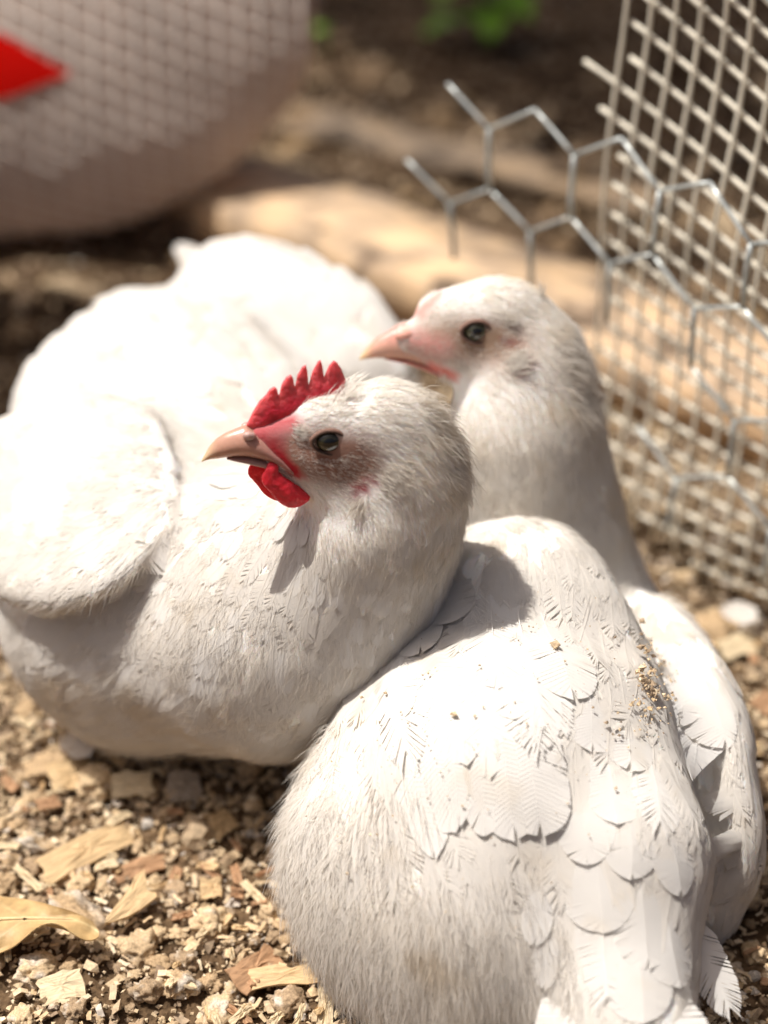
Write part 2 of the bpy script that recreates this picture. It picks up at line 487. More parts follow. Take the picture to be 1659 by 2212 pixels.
def blades(p, t, n, L, w, raise_, sink=0.0012):
    """fine down: two-joint tapering barbs"""
    K = len(p); t = unit(t - (t * n).sum(1, keepdims=True) * n); s = np.cross(n, t)
    j = rng.normal(0, 0.22, (K, 1)); t = unit(t + j * s)
    a = raise_[:, None]; d0 = unit(t * np.cos(a) + n * np.sin(a)); d1 = unit(t * np.cos(a * .35) + n * np.sin(a * .35) + rng.normal(0, .10, (K, 3)))
    roll = rng.uniform(-.9, .9, (K, 1)); sd = unit(np.cross(n, t) * np.cos(roll) + n * np.sin(roll)) * w[:, None]
    p = p - n * np.minimum(sink, 0.08 * L)[:, None]; m = p + d0 * (L * .5)[:, None]; e = m + d1 * (L * .5)[:, None]
    V = np.stack([p - sd, p + sd, m - sd * .8, m + sd * .8, e], 1).reshape(-1, 3)
    T = np.array([(0, 1, 3), (0, 3, 2), (2, 3, 4)])
    return V, (T[None] + (np.arange(K) * 5)[:, None, None]).reshape(-1, 3), np.repeat(n, 5, 0)
def join(parts):
    Vs, Fs, Ns, o = [], [], [], 0
    for V, F, G in parts:
        Vs.append(V); Fs.append(F + o); Ns.append(G); o += len(V)
    return np.concatenate(Vs), np.concatenate(Fs), np.concatenate(Ns)
def surf_many(f, u, v, d0=0.45):
    """where the lines of sight through u, v meet a bird"""
    u = np.asarray(u, float); v = np.asarray(v, float)
    r = C_F + ((u - 829.5) / FPX)[:, None] * C_R + ((1106 - v) / FPX)[:, None] * C_U
    t = np.full(len(u), d0); ln = np.linalg.norm(r, axis=1)
    for _ in range(60):
        t = np.minimum(t + 0.8 * f(C_O + r * t[:, None]) / ln, 1.4)
    return C_O + r * t[:, None]
def surf(f, u, v, d0=0.45): return surf_many(f, [u], [v], d0)[0]
def vane_feather(f, a, b, W, l0, l1, curve=0.0, cup=0.0, free=None, tipw=0.75, fray=0.5, seed=0):
    """one large feather between two points of the plumage: closed vane with a frayed edge, and its shaft"""
    a = np.asarray(a); b = np.asarray(b); L = np.linalg.norm(b - a)
    if free is None:
        C, n, G = lattice(f, a[None], (b - a)[None] / L, np.array([L]), np.array([W]), np.array([l0]), np.array([l1]), np.array([curve]), cup, 0.0035)
        C = C[0].reshape(NU, 3, 3); n = n[0]; G = G[0]
    else:
        n = unit(free); G = np.tile(n, (NU * 3, 1)); t = (b - a) / L; s = unit(np.cross(n, t)); u = np.linspace(0, 1, NU)
        C = a + t * (L * u)[:, None, None] + s * (W / 2 * np.array([-1, 0, 1.0]))[None, :, None] + s * (curve * L * u ** 2)[:, None, None]
        C = C - n * (0.10 * L * (u ** 2))[:, None, None] * l1 - n * (cup * W * np.array([1, 0, 1.0]))[None, :, None]
    Wt, h, T = TEMPL['vane'][seed % 5]
    if fray > 0.7 and seed % 2: Wt, h, T = TEMPL['big'][seed % 5]
    return Wt @ C.reshape(NU * 3, 3) + h[:, None] * n, T, unit(Wt @ G)
# ------------------------------------------------------------------ head parts
def poly_sdf(P, poly):
    poly = np.asarray(poly, float); n = len(poly)
    d = np.full(len(P), 1e9); s = np.ones(len(P))
    for i in range(n):
        a, b = poly[i], poly[i - 1]; e = b - a; w = P - a
        t = np.clip((w @ e) / (e @ e), 0, 1)
        q = w - t[:, None] * e; d = np.minimum(d, (q * q).sum(1))
        c1 = P[:, 1] >= a[1]; c2 = P[:, 1] < b[1]; c3 = e[0] * w[:, 1] > e[1] * w[:, 0]
        s = np.where((c1 & c2 & c3) | (~c1 & ~c2 & ~c3), -s, s)
    return s * np.sqrt(d)
def chaikin(p, n=2):
    p = np.asarray(p, float)
    for _ in range(n):
        q = np.roll(p, -1, 0); p = np.stack([.75 * p + .25 * q, .25 * p + .75 * q], 1).reshape(-1, 2)
    return p
def many(fr, P):
    return fr.o + fr.sc * ((fr.u - P[:, :1]) * fr.ex + P[:, 2:3] * fr.ey + (fr.v - P[:, 1:2]) * fr.ez)
def flesh(fr, poly, w0, tmin, tmax, rise, h=2.6, lean=0.0, bumps=1.2, smooth=1, bow=0.0, rnd=5.0):
    poly = chaikin(poly, smooth) if smooth else np.asarray(poly, float)
    lo = np.append(poly.min(0) - 8, w0 - tmax - 10 - abs(lean) * 90 - abs(bow)); hi = np.append(poly.max(0) + 8, w0 + tmax + 10 + abs(lean) * 90 + abs(bow))
    v0 = poly[:, 1].max(); ctr = poly.mean(0); R = np.abs(poly - ctr).max()
    def f(p):
        d2 = poly_sdf(p[:, :2], poly); t = tmin + (tmax - tmin) * np.clip(-d2 / rise, 0, 1) ** 0.55
        w = p[:, 2] - w0 - lean * (v0 - p[:, 1]) + bow * ((p[:, :2] - ctr) ** 2).sum(1) / R ** 2
        w = w + 2.2 * vnoise(p, 0.035, 5)
        d = np.abs(w) - t + bumps * vnoise(p, 0.16, 3) * 0.8
        return -smin(-d2, -d, rnd)
    V, Q = surface_nets(f, lo, hi, h, 1)
    return V, Q, many(fr, V)
def loft(fr, secs, n=18, wc=0.0):
    V, F = [], []
    for (u, vt, vb, hw) in secs:
        mid, hf = (vt + vb) / 2, (vb - vt) / 2
        for k in range(n):
            th = 2 * math.pi * k / n; c, s = math.cos(th), math.sin(th)
            V.append((u, mid - hf * c, wc + hw * s * (1 - 0.30 * max(c, 0))))
    m = len(secs)
    for i in range(m - 1):
        for k in range(n):
            F.append((i * n + k, i * n + (k + 1) % n, (i + 1) * n + (k + 1) % n, (i + 1) * n + k))
    V.append((secs[0][0], (secs[0][1] + secs[0][2]) / 2, wc)); V.append((secs[-1][0], (secs[-1][1] + secs[-1][2]) / 2, wc))
    T = [(k, (k + 1) % n, len(V) - 2) for k in range(n)] + [((m - 1) * n + k, (m - 1) * n + (k + 1) % n, len(V) - 1) for k in range(n)]
    P = np.array(V, float)
    return P, [np.array(F), np.array(T)], many(fr, P)
def densify(secs, m=28):
    s = np.array(secs, float); x = np.linspace(0, 1, len(s)); y = np.linspace(0, 1, m)
    return np.stack([np.interp(y, x, s[:, i]) for i in range(s.shape[1])], 1)
def face_w(f, fr, u, v):
    """how far the side of the face stands out towards the viewer at u, v"""
    w = 220.0
    for _ in range(60):
        d = f(fr(u, v, w)[None])[0] / fr.sc; w -= 0.8 * d
        if abs(d) < 0.05: break
    return w
def sphere_pts(nu=40, nv=24):
    V = [(math.sin(math.pi * j / nv) * math.cos(2 * math.pi * i / nu), math.sin(math.pi * j / nv) * math.sin(2 * math.pi * i / nu), math.cos(math.pi * j / nv)) for j in range(nv + 1) for i in range(nu)]
    F = [(j * nu + i, j * nu + (i + 1) % nu, (j + 1) * nu + (i + 1) % nu, (j + 1) * nu + i) for j in range(nv) for i in range(nu)]
    return np.array(V), np.array(F)
def eye_parts(f, fr, u, v, r, parent, side=1, iris=(0.030, 0.027, 0.011)):
    w = face_w(f, fr, u, v); u, v = fr.near([(u, v)], w)[0]; w = face_w(f, fr, u, v) * side
    S, F = sphere_pts()
    # poles look out of the head
    loc = np.stack([S[:, 0], S[:, 1] * 0.86, S[:, 2] * side], 1) * r
    P = np.stack([u + loc[:, 0], v + loc[:, 1], w - side * (r * 0.66) + loc[:, 2]], 1)
    a = np.arccos(np.clip(S[:, 2], -1, 1)); px, py = S[:, 0] + .04, S[:, 1]
    ang = np.hypot(px, py) * (S[:, 2] > 0) + 2 * (S[:, 2] <= 0)
    nz = vnoise(S * 1.0, 9, 2)
    col = np.where(ang[:, None] < 0.42, np.array([[0.004, 0.004, 0.004]]),
                   np.where(ang[:, None] < 0.80, np.array([iris]) * (1 + 0.35 * nz[:, None]), np.array([[0.016, 0.011, 0.008]])))
    eye = obj('eye', mesh_np('eye', many(fr, P), F, M_EYE, col=col), parent)
    # lids: an almond ring of bare skin
    nr, nt = 48, 10; V, C = [], []
    for i in range(nr):
        th = 2 * math.pi * i / nr
        ru = r * (1.00 + 0.14 * max(0, math.cos(th)) ** 6 + 0.12 * max(0, -math.cos(th)) ** 6); rv = r * 0.80
        for k in range(nt):
            ph = 2 * math.pi * k / nt; tb = 4.2 + 1.6 * (math.sin(th) < 0)
            cu, cv = u + (ru + tb * math.cos(ph)) * math.cos(th), v + (rv + tb * math.cos(ph)) * math.sin(th)
            V.append((cu, cv, w + side * (r * 0.05 + tb * math.sin(ph) - 3.0 * abs(math.cos(th)) ** 2)))
            C.append((0.05, 0.03, 0.022) if math.cos(ph) < -.1 else (0.22, 0.125, 0.095))
    F = [(i * nt + k, i * nt + (k + 1) % nt, ((i + 1) % nr) * nt + (k + 1) % nt, ((i + 1) % nr) * nt + k) for i in range(nr) for k in range(nt)]
    obj('eyelid', mesh_np('eyelid', many(fr, np.array(V)), np.array(F), M_LID, col=np.array(C)), eye)
    return w
def seg_d(P, a, b):
    a = np.asarray(a, float); b = np.asarray(b, float); e = b - a; w = P - a
    t = np.clip((w @ e) / (e @ e + 1e-9), 0, 1); return np.linalg.norm(w - t[:, None] * e, axis=1)
def soft(d, r, s): return np.clip((r + s - d) / (2 * s), 0, 1)

# what is bare on each face: (segment ends, radius, softness, colour)
SKIN_A = [((650, 985), (760, 1000), 66, 30, (0.34, 0.20, 0.155)), ((690, 985), (740, 1005), 40, 22, (0.25, 0.135, 0.10)),
          ((760, 1000), (800, 1010), 26, 18, (0.30, 0.18, 0.14)),
          ((548, 935), (622, 912), 25, 14, (0.54, 0.13, 0.14)), ((565, 955), (600, 960), 20, 12, (0.40, 0.07, 0.075)),
          ((585, 978), (606, 985), 12, 5, (0.42, 0.02, 0.03)), ((606, 985), (646, 1030), 11, 4, (0.48, 0.012, 0.025)),
          ((770, 1078), (806, 1048), 11, 5, (0.30, 0.06, 0.07))]
SKIN_B = [((930, 745), (1100, 760), 52, 34, (0.42, 0.29, 0.22)), ((985, 735), (1065, 735), 32, 26, (0.27, 0.18, 0.125)),
          ((890, 740), (950, 760), 24, 18, (0.62, 0.30, 0.27)), ((900, 680), (945, 640), 11, 8, (0.72, 0.33, 0.28)),
          ((925, 795), (985, 822), 9, 6, (0.66, 0.20, 0.17)), ((1085, 748), (1110, 752), 8, 6, (0.22, 0.10, 0.09)),
          ((1118, 815), (1135, 790), 10, 8, (0.45, 0.20, 0.18))]
def skin_colours(fr, V, rows):
    P = fr.seen(V); q = P[:, :2]; near = (np.abs(P[:, 2]) < 200)
    c = np.tile(np.array([[0.93, 0.91, 0.88]]), (len(V), 1))
    for a, b, r, s, k in rows:
        w = (soft(seg_d(q, a, b), r, s) * near)[:, None]; c = c * (1 - w) + w * np.array([k])
    return c
def bare(fr, P, rows, skip=3):
    q = fr.seen(P); b = np.zeros(len(P))
    for a, c, r, s, k in rows[skip:]:
        b = np.maximum(b, soft(seg_d(q[:, :2], a, c), r + 3, 4) * (np.abs(q[:, 2]) < 200))
    return b
TO_CAM = lambda P: unit(C_O - P)

def build_plumage(root, f, fr, V, Q, field, skin, eye, n_body, n_hair, extra_hair=(), relief=1.0, layered=0.0):
    T = tris_of(Q)
    # --- contour feathers
    P = sample_surface(V, T, n_body * 5)
    nrm = grad(f, P); d, a = field(P)
    vis = ((nrm * TO_CAM(P)).sum(1) > -0.45) & (P[:, 2] > 0.002) & (a[:, 0] > 9.5)
    P, nrm, d, a = P[vis], nrm[vis], d[vis], a[vis]
    k = thin(P, a[:, 1] * 0.001 * 0.50)
    P, nrm, d, a = P[k], nrm[k], d[k], a[k]
    d = unit(unit(d) + 0.16 * rng.normal(size=d.shape))
    L = a[:, 0] * 0.001 * rng.uniform(0.85, 1.2, len(P)); W = a[:, 1] * 0.001 * rng.uniform(0.85, 1.15, len(P))
    lo = a[:, 2] + rng.normal(0, 0.16, len(P)); parts = []
    for kind, m in (('body', lo < 0.36), ('soft', (lo >= 0.36) & (lo < 0.7)), ('fluff', lo >= 0.7)):
        if not m.any(): continue
        n = m.sum(); g = {'body': (0.0003, 0.0007), 'soft': (0.0004, 0.0011), 'fluff': (0.0008, 0.0026)}[kind]
        ks = relief * np.clip(L[m] / .026, .25, 1.1)
        if kind == 'body' and layered: ks = ks * np.where(a[m][:, 2] < .42, layered, 1.5)
        l1 = g[1] * rng.uniform(0.5, 1.6, n) * ks
        parts.append(feathers(f, P[m], d[m], L[m], W[m], kind, np.full(n, g[0]) * rng.uniform(0, 1.5, n) * ks, l1, rng.normal(0, 0.06, n), 0.04))
        if kind == 'body' and layered:
            Vp, Fp, Np = parts.pop()
            obj('back_plumage', mesh_np('back_plumage', Vp, Fp, M_VANE, nrm=Np), root, kind='stuff')
    Vp, Fp, Np = join(parts)
    obj('plumage', mesh_np('plumage', Vp, Fp, M_PLUME, nrm=Np), root, kind='stuff')
    # --- fine down of head, neck and wherever the plumage is loose
    H = sample_surface(V, T, n_hair * 3, lambda p: field(p)[1][:, 4])
    nrm = grad(f, H); d, a = field(H)
    q = fr.seen(H); b = bare(fr, H, skin)
    ed = np.hypot((q[:, 0] - eye[0]) / 1.12, (q[:, 1] - eye[1]) / 0.86)
    fz = np.zeros(len(H))
    for s0, s1, r, s, kk in skin[:2]: fz = np.maximum(fz, soft(seg_d(q[:, :2], s0, s1), r, s))
    fz *= np.abs(q[:, 2]) < 250
    ok = ((nrm * TO_CAM(H)).sum(1) > -0.45) & (rng.random(len(H)) > b * 1.1) & ((ed > eye[2] * 1.22) | (np.abs(q[:, 2]) > 250)) \
        & (rng.random(len(H)) > fz * 0.30) & (H[:, 2] > 0.004)
    H, nrm, d, a, fz = (x[ok][:n_hair] for x in (H, nrm, d, a, fz))
    L = a[:, 3] * 0.001 * rng.uniform(0.55, 1.35, len(H)) * (1 - 0.30 * fz)
    parts = [blades(H, unit(d), nrm, L, 0.00012 + 0.00001 * (a[:, 3] > 13.5), rng.uniform(0.05, 0.30, len(H)) + (a[:, 3] > 13.5) * rng.random(len(H)) ** 2 * 0.7)]
    for (u, v, ru, n, Lm, du, dv, rs) in extra_hair:       # tufts
        c = surf_many(f, u + rng.normal(0, ru, n), v + rng.normal(0, ru, n))
        dd = np.tile((at(u + du, v + dv, 0.7) - at(u, v, 0.7))[None], (n, 1))
        parts.append(blades(c, unit(dd), grad(f, c), Lm * 0.001 * rng.uniform(.6, 1.2, n), np.full(n, 0.00022), rng.uniform(rs * .5, rs, n)))
    Vh, Fh, Nh = join(parts)
    obj('down', mesh_np('down', Vh, Fh, M_DOWN, nrm=Nh), root, kind='stuff')

def add_feather(root, f, u0, v0, u1, v1, wpx, lift=(2, 4), curve=0.0, seed=0, d0=0.45, d1=0.45, **kw):
    a, b = surf(f, u0, v0, d0), surf(f, u1, v1, d1)
    if np.linalg.norm(b - a) > 0.12: return None
    W = wpx * depth(a) / FPX
    V, F, G = vane_feather(f, a, b, W, lift[0] * .001, (lift[1] - lift[0]) * .001, curve, seed=seed, **kw)
    return obj('feather', mesh_np('feather', V, F, M_VANE, nrm=G), root)
def free_feather(root, a, b, W, up, droop=1.0, curve=0.0, seed=0, **kw):
    V, F, G = vane_feather(None, a, b, W, 0, droop, curve, free=np.asarray(up, float), seed=seed, **kw)
    return obj('feather', mesh_np('feather', V, F, M_VANE, nrm=G), root)

# ================================================================== the hen with the red comb
henA = empty('hen', (float(A_chest[0]) - 0.05, 0.72, 0.0), category='hen',
             label='white hen with a tall red comb and red wattles, facing left in the middle')
VA, QA = surface_nets(fA, (-.29, .5, -.03), (.12, 1.05, .30), .0036)
obj('body', mesh_np('body', VA, QA, M_BODY, col=skin_colours(HA, VA, SKIN_A)), henA)
def F_(u, v, d, u2, v2, d2, L, W, loose, hair, hw): return (at(u, v, d), at(u2, v2, d2), L, W, loose, hair, hw)
hA = lambda u, v, u2, v2, L, W, lo, hl, hw, w=80: (HA(u, v, w), HA(u2, v2, w * .9), L, W, lo, hl, hw)
fieldA = Field([
    hA(620, 935, 700, 890, 3, 3, 0, 4.5, 9), hA(700, 890, 800, 850, 3, 3, 0, 6, 8), hA(640, 960, 700, 965, 3, 3, 0, 3.5, 8),
    hA(800, 840, 900, 850, 3, 3, 0, 8, 7, 40), hA(820, 900, 930, 920, 4, 4, 0, 8, 7), hA(900, 850, 980, 910, 4, 4, 0, 10, 7, 20), hA(960, 920, 1010, 1020, 6, 5, 0, 11, 6, 30),
    hA(900, 960, 980, 1040, 6, 5, 0.4, 10, 6), hA(740, 1030, 830, 1060, 3, 3, 0, 5, 8), hA(800, 1020, 870, 1050, 3, 3, 0, 6, 8),
    hA(640, 1060, 700, 1120, 3, 3, 0, 5, 7, 40), hA(720, 1100, 760, 1180, 6, 5, .5, 8, 6), hA(850, 1080, 870, 1200, 8, 6, 0.5, 10, 6),
    hA(960, 1080, 970, 1200, 9, 6, .5, 12, 6, 30), hA(830, 1180, 800, 1320, 12, 8, .55, 11, 4), hA(930, 1180, 900, 1320, 12, 8, .55, 12, 5),
    F_(740, 1290, .66, 690, 1450, .69, 20, 11, .55, 12, 2.5), F_(640, 1180, .69, 560, 1330, .70, 18, 10, .5, 11, 3),
    F_(600, 1380, .71, 560, 1560, .73, 24, 14, .5, 13, 2.4), F_(450, 1300, .74, 360, 1430, .74, 25, 14, .5, 13, 2.4),
    F_(480, 1120, .80, 320, 1190, .80, 20, 11, .55, 13, 2.4), F_(330, 1430, .75, 200, 1510, .76, 26, 15, .5, 13, 2.4),
    F_(450, 1580, .75, 330, 1650, .77, 24, 14, .5, 12, 2.0), F_(620, 1560, .73, 560, 1680, .75, 22, 13, .55, 12, 2.0),
    F_(150, 1350, .78, 30, 1430, .80, 28, 15, .6, 12, 1.2), F_(240, 1180, .80, 120, 1120, .84, 16, 11, .6, 9, 1),
    F_(150, 1080, .84, 40, 960, .90, 32, 18, .25, 9, .2), F_(300, 980, .86, 170, 850, .92, 30, 18, .3, 10, .2),
    F_(560, 900, .86, 420, 770, .93, 28, 17, .35, 10, .3), F_(680, 800, .92, 520, 660, .98, 32, 18, .3, 9, .2),
    F_(760, 780, .92, 620, 660, .97, 30, 17, .3, 9, .2), F_(320, 720, .97, 220, 640, 1.02, 34, 16, .4, 12, .3),
])
build_plumage(henA, fA, HA, VA, QA, fieldA, SKIN_A, (714, 961, 31), 3600, 100000, relief=0.75, layered=3.6,
              extra_hair=[(735, 845, 16, 160, 11, 60, -50, 1.0), (640, 930, 8, 90, 6, 40, 10, .8), (840, 1030, 16, 260, 8, 50, 20, .7),
                          (780, 1085, 10, 60, 8, -20, 40, .8), (950, 850, 26, 450, 12, 80, 10, 1.0), (990, 930, 26, 350, 12, 80, 40, .8), (1000, 1030, 26, 300, 13, 70, 60, .6)])
# comb
comb = [(531, 918), (546, 884), (557, 864), (570, 850), (578, 836), (587, 831), (593, 836), (597, 853), (602, 826), (612, 809), (621, 804), (626, 812), (631, 835),
        (634, 806), (644, 786), (651, 782), (655, 795), (659, 826), (666, 797), (677, 773), (682, 772), (687, 786), (691, 810), (700, 783), (709, 771),
        (717, 776), (727, 791), (737, 813), (735, 835), (722, 848), (700, 862), (670, 880), (640, 905), (600, 925), (550, 930)]
comb = [(u, 925 - (925 - v) * 1.02) for u, v in comb]
P, Q, X = flesh(HA, comb, 2, 3.5, 14, 50, lean=0.05, smooth=0, h=1.7, rnd=2.4)
edge = np.clip(1 + poly_sdf(P[:, :2], np.array(comb, float)) / 26, 0, 1)[:, None]
obj('comb', mesh_np('comb', X, Q, M_COMB, col=np.array([[0.66, 0.034, 0.062]]) * (1 - edge) + edge * np.array([[0.74, 0.14, 0.15]])), henA)
wat = [(583, 1002), (606, 1008), (606, 1028), (640, 1050), (668, 1074), (680, 1090), (662, 1106), (638, 1113), (610, 1100), (588, 1070), (570, 1052), (570, 1034), (578, 1020)]
wn_ = 34.0
P, Q, X = flesh(HA, HA.near(wat, wn_), wn_ + 2, 3, 11, 24, bumps=1.6, bow=6)
obj('wattle', mesh_np('wattle', X, Q, M_COMB, col=np.tile([[0.66, 0.026, 0.045]], (len(X), 1))), henA)
wat2 = [(u - 30, v - 6) for u, v in wat]
P, Q, X = flesh(HA, wat2, -wn_ + 6, 3, 10, 22, bumps=1.6, bow=-4)
obj('wattle', mesh_np('wattle', X, Q, M_COMB, col=np.tile([[0.66, 0.022, 0.036]], (len(X), 1))), henA)
# beak
def beak_col(P, u0, u1):
    t = np.clip((P[:, 0] - u0) / (u1 - u0), 0, 1)[:, None]
    c = np.array([[0.66, 0.53, 0.32]]) * (1 - np.clip(t * 5, 0, 1)) + np.clip(t * 5, 0, 1) * np.array([[0.60, 0.335, 0.235]])
    return c * (1 - t ** 1.5) + t ** 1.5 * np.array([[0.42, 0.20, 0.175]])
up = densify([(438.5, 1000, 1004, 1.5), (444, 988, 1001, 7), (455, 967, 997, 13), (470, 949, 995, 18), (488, 937, 992, 23), (508, 928, 988, 28), (531, 918, 988, 33),
              (556, 928, 992, 38), (582, 945, 999, 41), (606, 968, 1008, 44), (632, 1003, 1022, 46)])
P, F, X = loft(HA, up)
bk = obj('beak', mesh_np('beak', X, F, M_BEAK, col=beak_col(P, 438, 600)), henA)
lo_ = densify([(492, 992, 997, 6), (508, 988, 1000, 14), (536, 987, 1005, 22), (569, 991, 1011, 30), (600, 1000, 1018, 37), (630, 1014, 1028, 42)], 16)
P, F, X = loft(HA, lo_)
obj('lower_beak', mesh_np('lower_beak', X, F, M_BEAK, col=np.tile([[0.40, 0.235, 0.20]], (len(X), 1))), bk)
for sd in (1, -1):
    P, Q, X = flesh(HA, HA.near([(525, 942), (537, 934), (553, 938), (557, 948), (545, 956), (530, 955)], 30), sd * 27, 4, 9, 9)
    obj('nostril_flap', mesh_np('nostril_flap', X, Q, M_BEAK, col=np.tile([[0.50, 0.33, 0.29]], (len(X), 1))), bk)
eye_parts(fA, HA, 714, 961, 34, henA, 1)
eye_parts(fA, HA, 714, 961, 34, henA, -1)
# large wing and tail feathers
for i, (a, b, c, d, w) in enumerate([(225, 1190, 85, 990, 120), (210, 1140, 75, 940, 130), (250, 1110, 110, 900, 130), (280, 1070, 150, 880, 130), (170, 1205, 45, 1050, 110)]):
    add_feather(henA, fA, a, b, c, d, w, (0.7 + .15 * i, 1.6 + .2 * i), 0.04, i, cup=0.04)
for i, (a, b, c, d, w) in enumerate([(770, 720, 500, 590, 110), (740, 800, 520, 660, 120), (700, 690, 460, 570, 110)]):
    add_feather(henA, fA, a, b, c, d, w, (0.7 + .15 * i, 1.6 + .2 * i), -0.03, 20 + i, cup=0.04)
tb = at(330, 760, .975)
for i, (u, v, d) in enumerate([(225, 690, 1.03), (255, 660, 1.04), (290, 640, 1.05), (330, 625, 1.05), (365, 612, 1.04), (200, 730, 1.02)]):
    free_feather(henA, tb + rng.normal(0, .006, 3), at(u, v, d), 0.034, (0.1, -0.4, 0.9), 0.5, 0, 40 + i)
for i, (u, v) in enumerate([(398, 528), (415, 552), (440, 575)]):
    free_feather(henA, at(540, 660, .985), at(u - 12, v - 10, 1.02 - .005 * i), 0.017 + .006 * i, (0.0, -0.55, 0.8), 0.4, 0.03, 50 + i)

# ================================================================== the hen seen from behind
henC = empty('hen', (0.07, 0.56, 0.0), category='hen',
             label='white hen with pale pink beak and no comb, its back towards us at right')
VC, QC = surface_nets(fC, (-.12, .32, -.03), (.26, .88, .30), .0036)
obj('body', mesh_np('body', VC, QC, M_BODY, col=skin_colours(HB, VC, SKIN_B)), henC)
hB = lambda u, v, u2, v2, L, W, lo, hl, hw, w=75: (HB(u, v, w), HB(u2, v2, w * .9), L, W, lo, hl, hw)
fieldC = Field([
    hB(915, 690, 980, 650, 3, 3, 0, 4, 6), hB(960, 640, 1060, 610, 3, 3, 0, 6, 6, 30), hB(1060, 610, 1160, 640, 3, 3, 0, 7, 6, 30), hB(1060, 670, 1160, 690, 3, 3, 0, 7, 6),
    hB(950, 740, 1010, 755, 3, 3, 0, 3.5, 6), hB(1050, 780, 1120, 800, 3, 3, 0, 5, 6), hB(960, 820, 1000, 900, 4, 4, .5, 6, 6, 30), hB(1180, 700, 1270, 770, 5, 5, 0, 9, 6),
    hB(1250, 780, 1290, 860, 8, 6, .6, 11, 6, 20), hB(1130, 850, 1150, 970, 8, 6, .6, 9, 5), hB(1230, 900, 1250, 1020, 10, 7, .6, 10, 5), hB(1060, 950, 1080, 1080, 10, 7, .6, 10, 5),
    F_(1150, 1060, .745, 1160, 1200, .75, 13, 9, .55, 11, 3), F_(1320, 1120, .78, 1360, 1280, .80, 16, 10, .5, 11, 2.5), F_(1380, 1300, .79, 1430, 1420, .79, 20, 12, .5, 11, 2),
    F_(1160, 1200, .73, 1190, 1380, .70, 26, 15, .4, 10, .8), F_(1290, 1300, .73, 1310, 1480, .69, 27, 16, .35, 10, .8), F_(1000, 1250, .73, 960, 1420, .72, 28, 18, .3, 9, .4),
    F_(870, 1350, .72, 850, 1540, .70, 30, 18, .4, 10, .4), F_(1100, 1450, .70, 1120, 1640, .67, 32, 18, .25, 9, .2), F_(960, 1550, .69, 1020, 1780, .66, 34, 18, .2, 8, .1),
    F_(1310, 1520, .68, 1330, 1720, .64, 32, 19, .35, 10, .4), F_(1400, 1650, .67, 1420, 1850, .65, 32, 18, .4, 10, .4), F_(1300, 1800, .63, 1320, 2000, .61, 36, 20, .4, 11, .5),
    F_(1380, 2000, .62, 1400, 2180, .62, 34, 18, .5, 12, .5), F_(1480, 1450, .73, 1530, 1650, .72, 32, 18, .25, 9, .2), F_(1540, 1700, .72, 1550, 1880, .71, 32, 17, .25, 9, .2),
    F_(860, 1470, .69, 880, 1620, .68, 32, 20, .2, 8, .05), F_(900, 1620, .68, 960, 1760, .67, 34, 20, .2, 8, .03), F_(980, 1720, .665, 1030, 1850, .66, 34, 20, .2, 8, .03),
    F_(1060, 1800, .66, 1090, 1900, .65, 34, 20, .25, 8, .05), F_(1150, 1700, .66, 1170, 1850, .65, 34, 20, .25, 8, .05), F_(800, 1420, .70, 790, 1560, .70, 28, 18, .3, 9, .2),
    F_(700, 1600, .70, 660, 1780, .69, 30, 18, .5, 14, .9), F_(640, 1800, .69, 660, 1960, .69, 32, 17, .62, 15, 1.3), F_(780, 1780, .66, 760, 1980, .66, 32, 18, .55, 15, .9),
    F_(800, 1980, .67, 820, 2140, .68, 32, 16, .72, 17, 2.2), F_(980, 2030, .65, 1000, 2190, .66, 32, 16, .72, 17, 2.2), F_(900, 1750, .65, 920, 1930, .64, 32, 18, .5, 14, .8),
    F_(1100, 2050, .64, 1110, 2200, .64, 30, 14, .65, 15, 1.4), F_(1100, 1920, .63, 1110, 2080, .63, 28, 14, .5, 14, .8),
])
build_plumage(henC, fC, HB, VC, QC, fieldC, SKIN_B, (1024, 727, 29), 3600, 85000, relief=0.75,
              extra_hair=[(1270, 790, 26, 700, 14, 70, 40, 1.1), (1275, 870, 22, 400, 13, 50, 60, .9), (1168, 640, 4, 30, 9, 10, -60, 1.3), (1115, 785, 13, 420, 6, 30, -10, 1.3), (1095, 690, 8, 80, 6, 40, -10, 1.2), (1230, 720, 18, 240, 9, 60, 30, .8),
                          (960, 815, 6, 40, 5, -10, 40, .8)])
# faint comb ridge and beak
P, Q, X = flesh(HB, [(884, 696), (900, 674), (920, 651), (942, 634), (960, 626), (972, 634), (955, 660), (915, 694)], 0, 4, 9, 14)
obj('comb', mesh_np('comb', X, Q, M_COMB, col=np.tile([[0.74, 0.30, 0.25]], (len(X), 1))), henC)
up = densify([(777, 779, 783, 1.5), (783, 767, 781, 7), (794, 752, 779, 13), (814, 731, 777, 19), (844, 713, 777, 25), (870, 698, 780, 30), (895, 700, 786, 33), (920, 730, 794, 37), (945, 770, 802, 42)])
P, F, X = loft(HB, up)
def beak_col2(P):
    t = np.clip((P[:, 0] - 777) / 110, 0, 1)[:, None]; k = np.clip(t * 4, 0, 1)
    c = np.array([[0.74, 0.56, 0.30]]) * (1 - k) + k * np.array([[0.64, 0.37, 0.28]])
    hi = np.clip((752 - P[:, 1]) / 30, 0, 1)[:, None] * t
    return c * (1 - hi) + hi * np.array([[0.72, 0.30, 0.27]])
bk = obj('beak', mesh_np('beak', X, F, M_BEAK, col=beak_col2(P)), henC)
lo_ = densify([(830, 775, 779, 6), (849, 776, 783, 13), (884, 780, 790, 22), (918, 787, 802, 30), (950, 800, 815, 36)], 14)
P, F, X = loft(HB, lo_)
obj('lower_beak', mesh_np('lower_beak', X, F, M_BEAK, col=np.tile([[0.66, 0.33, 0.27]], (len(X), 1))), bk)
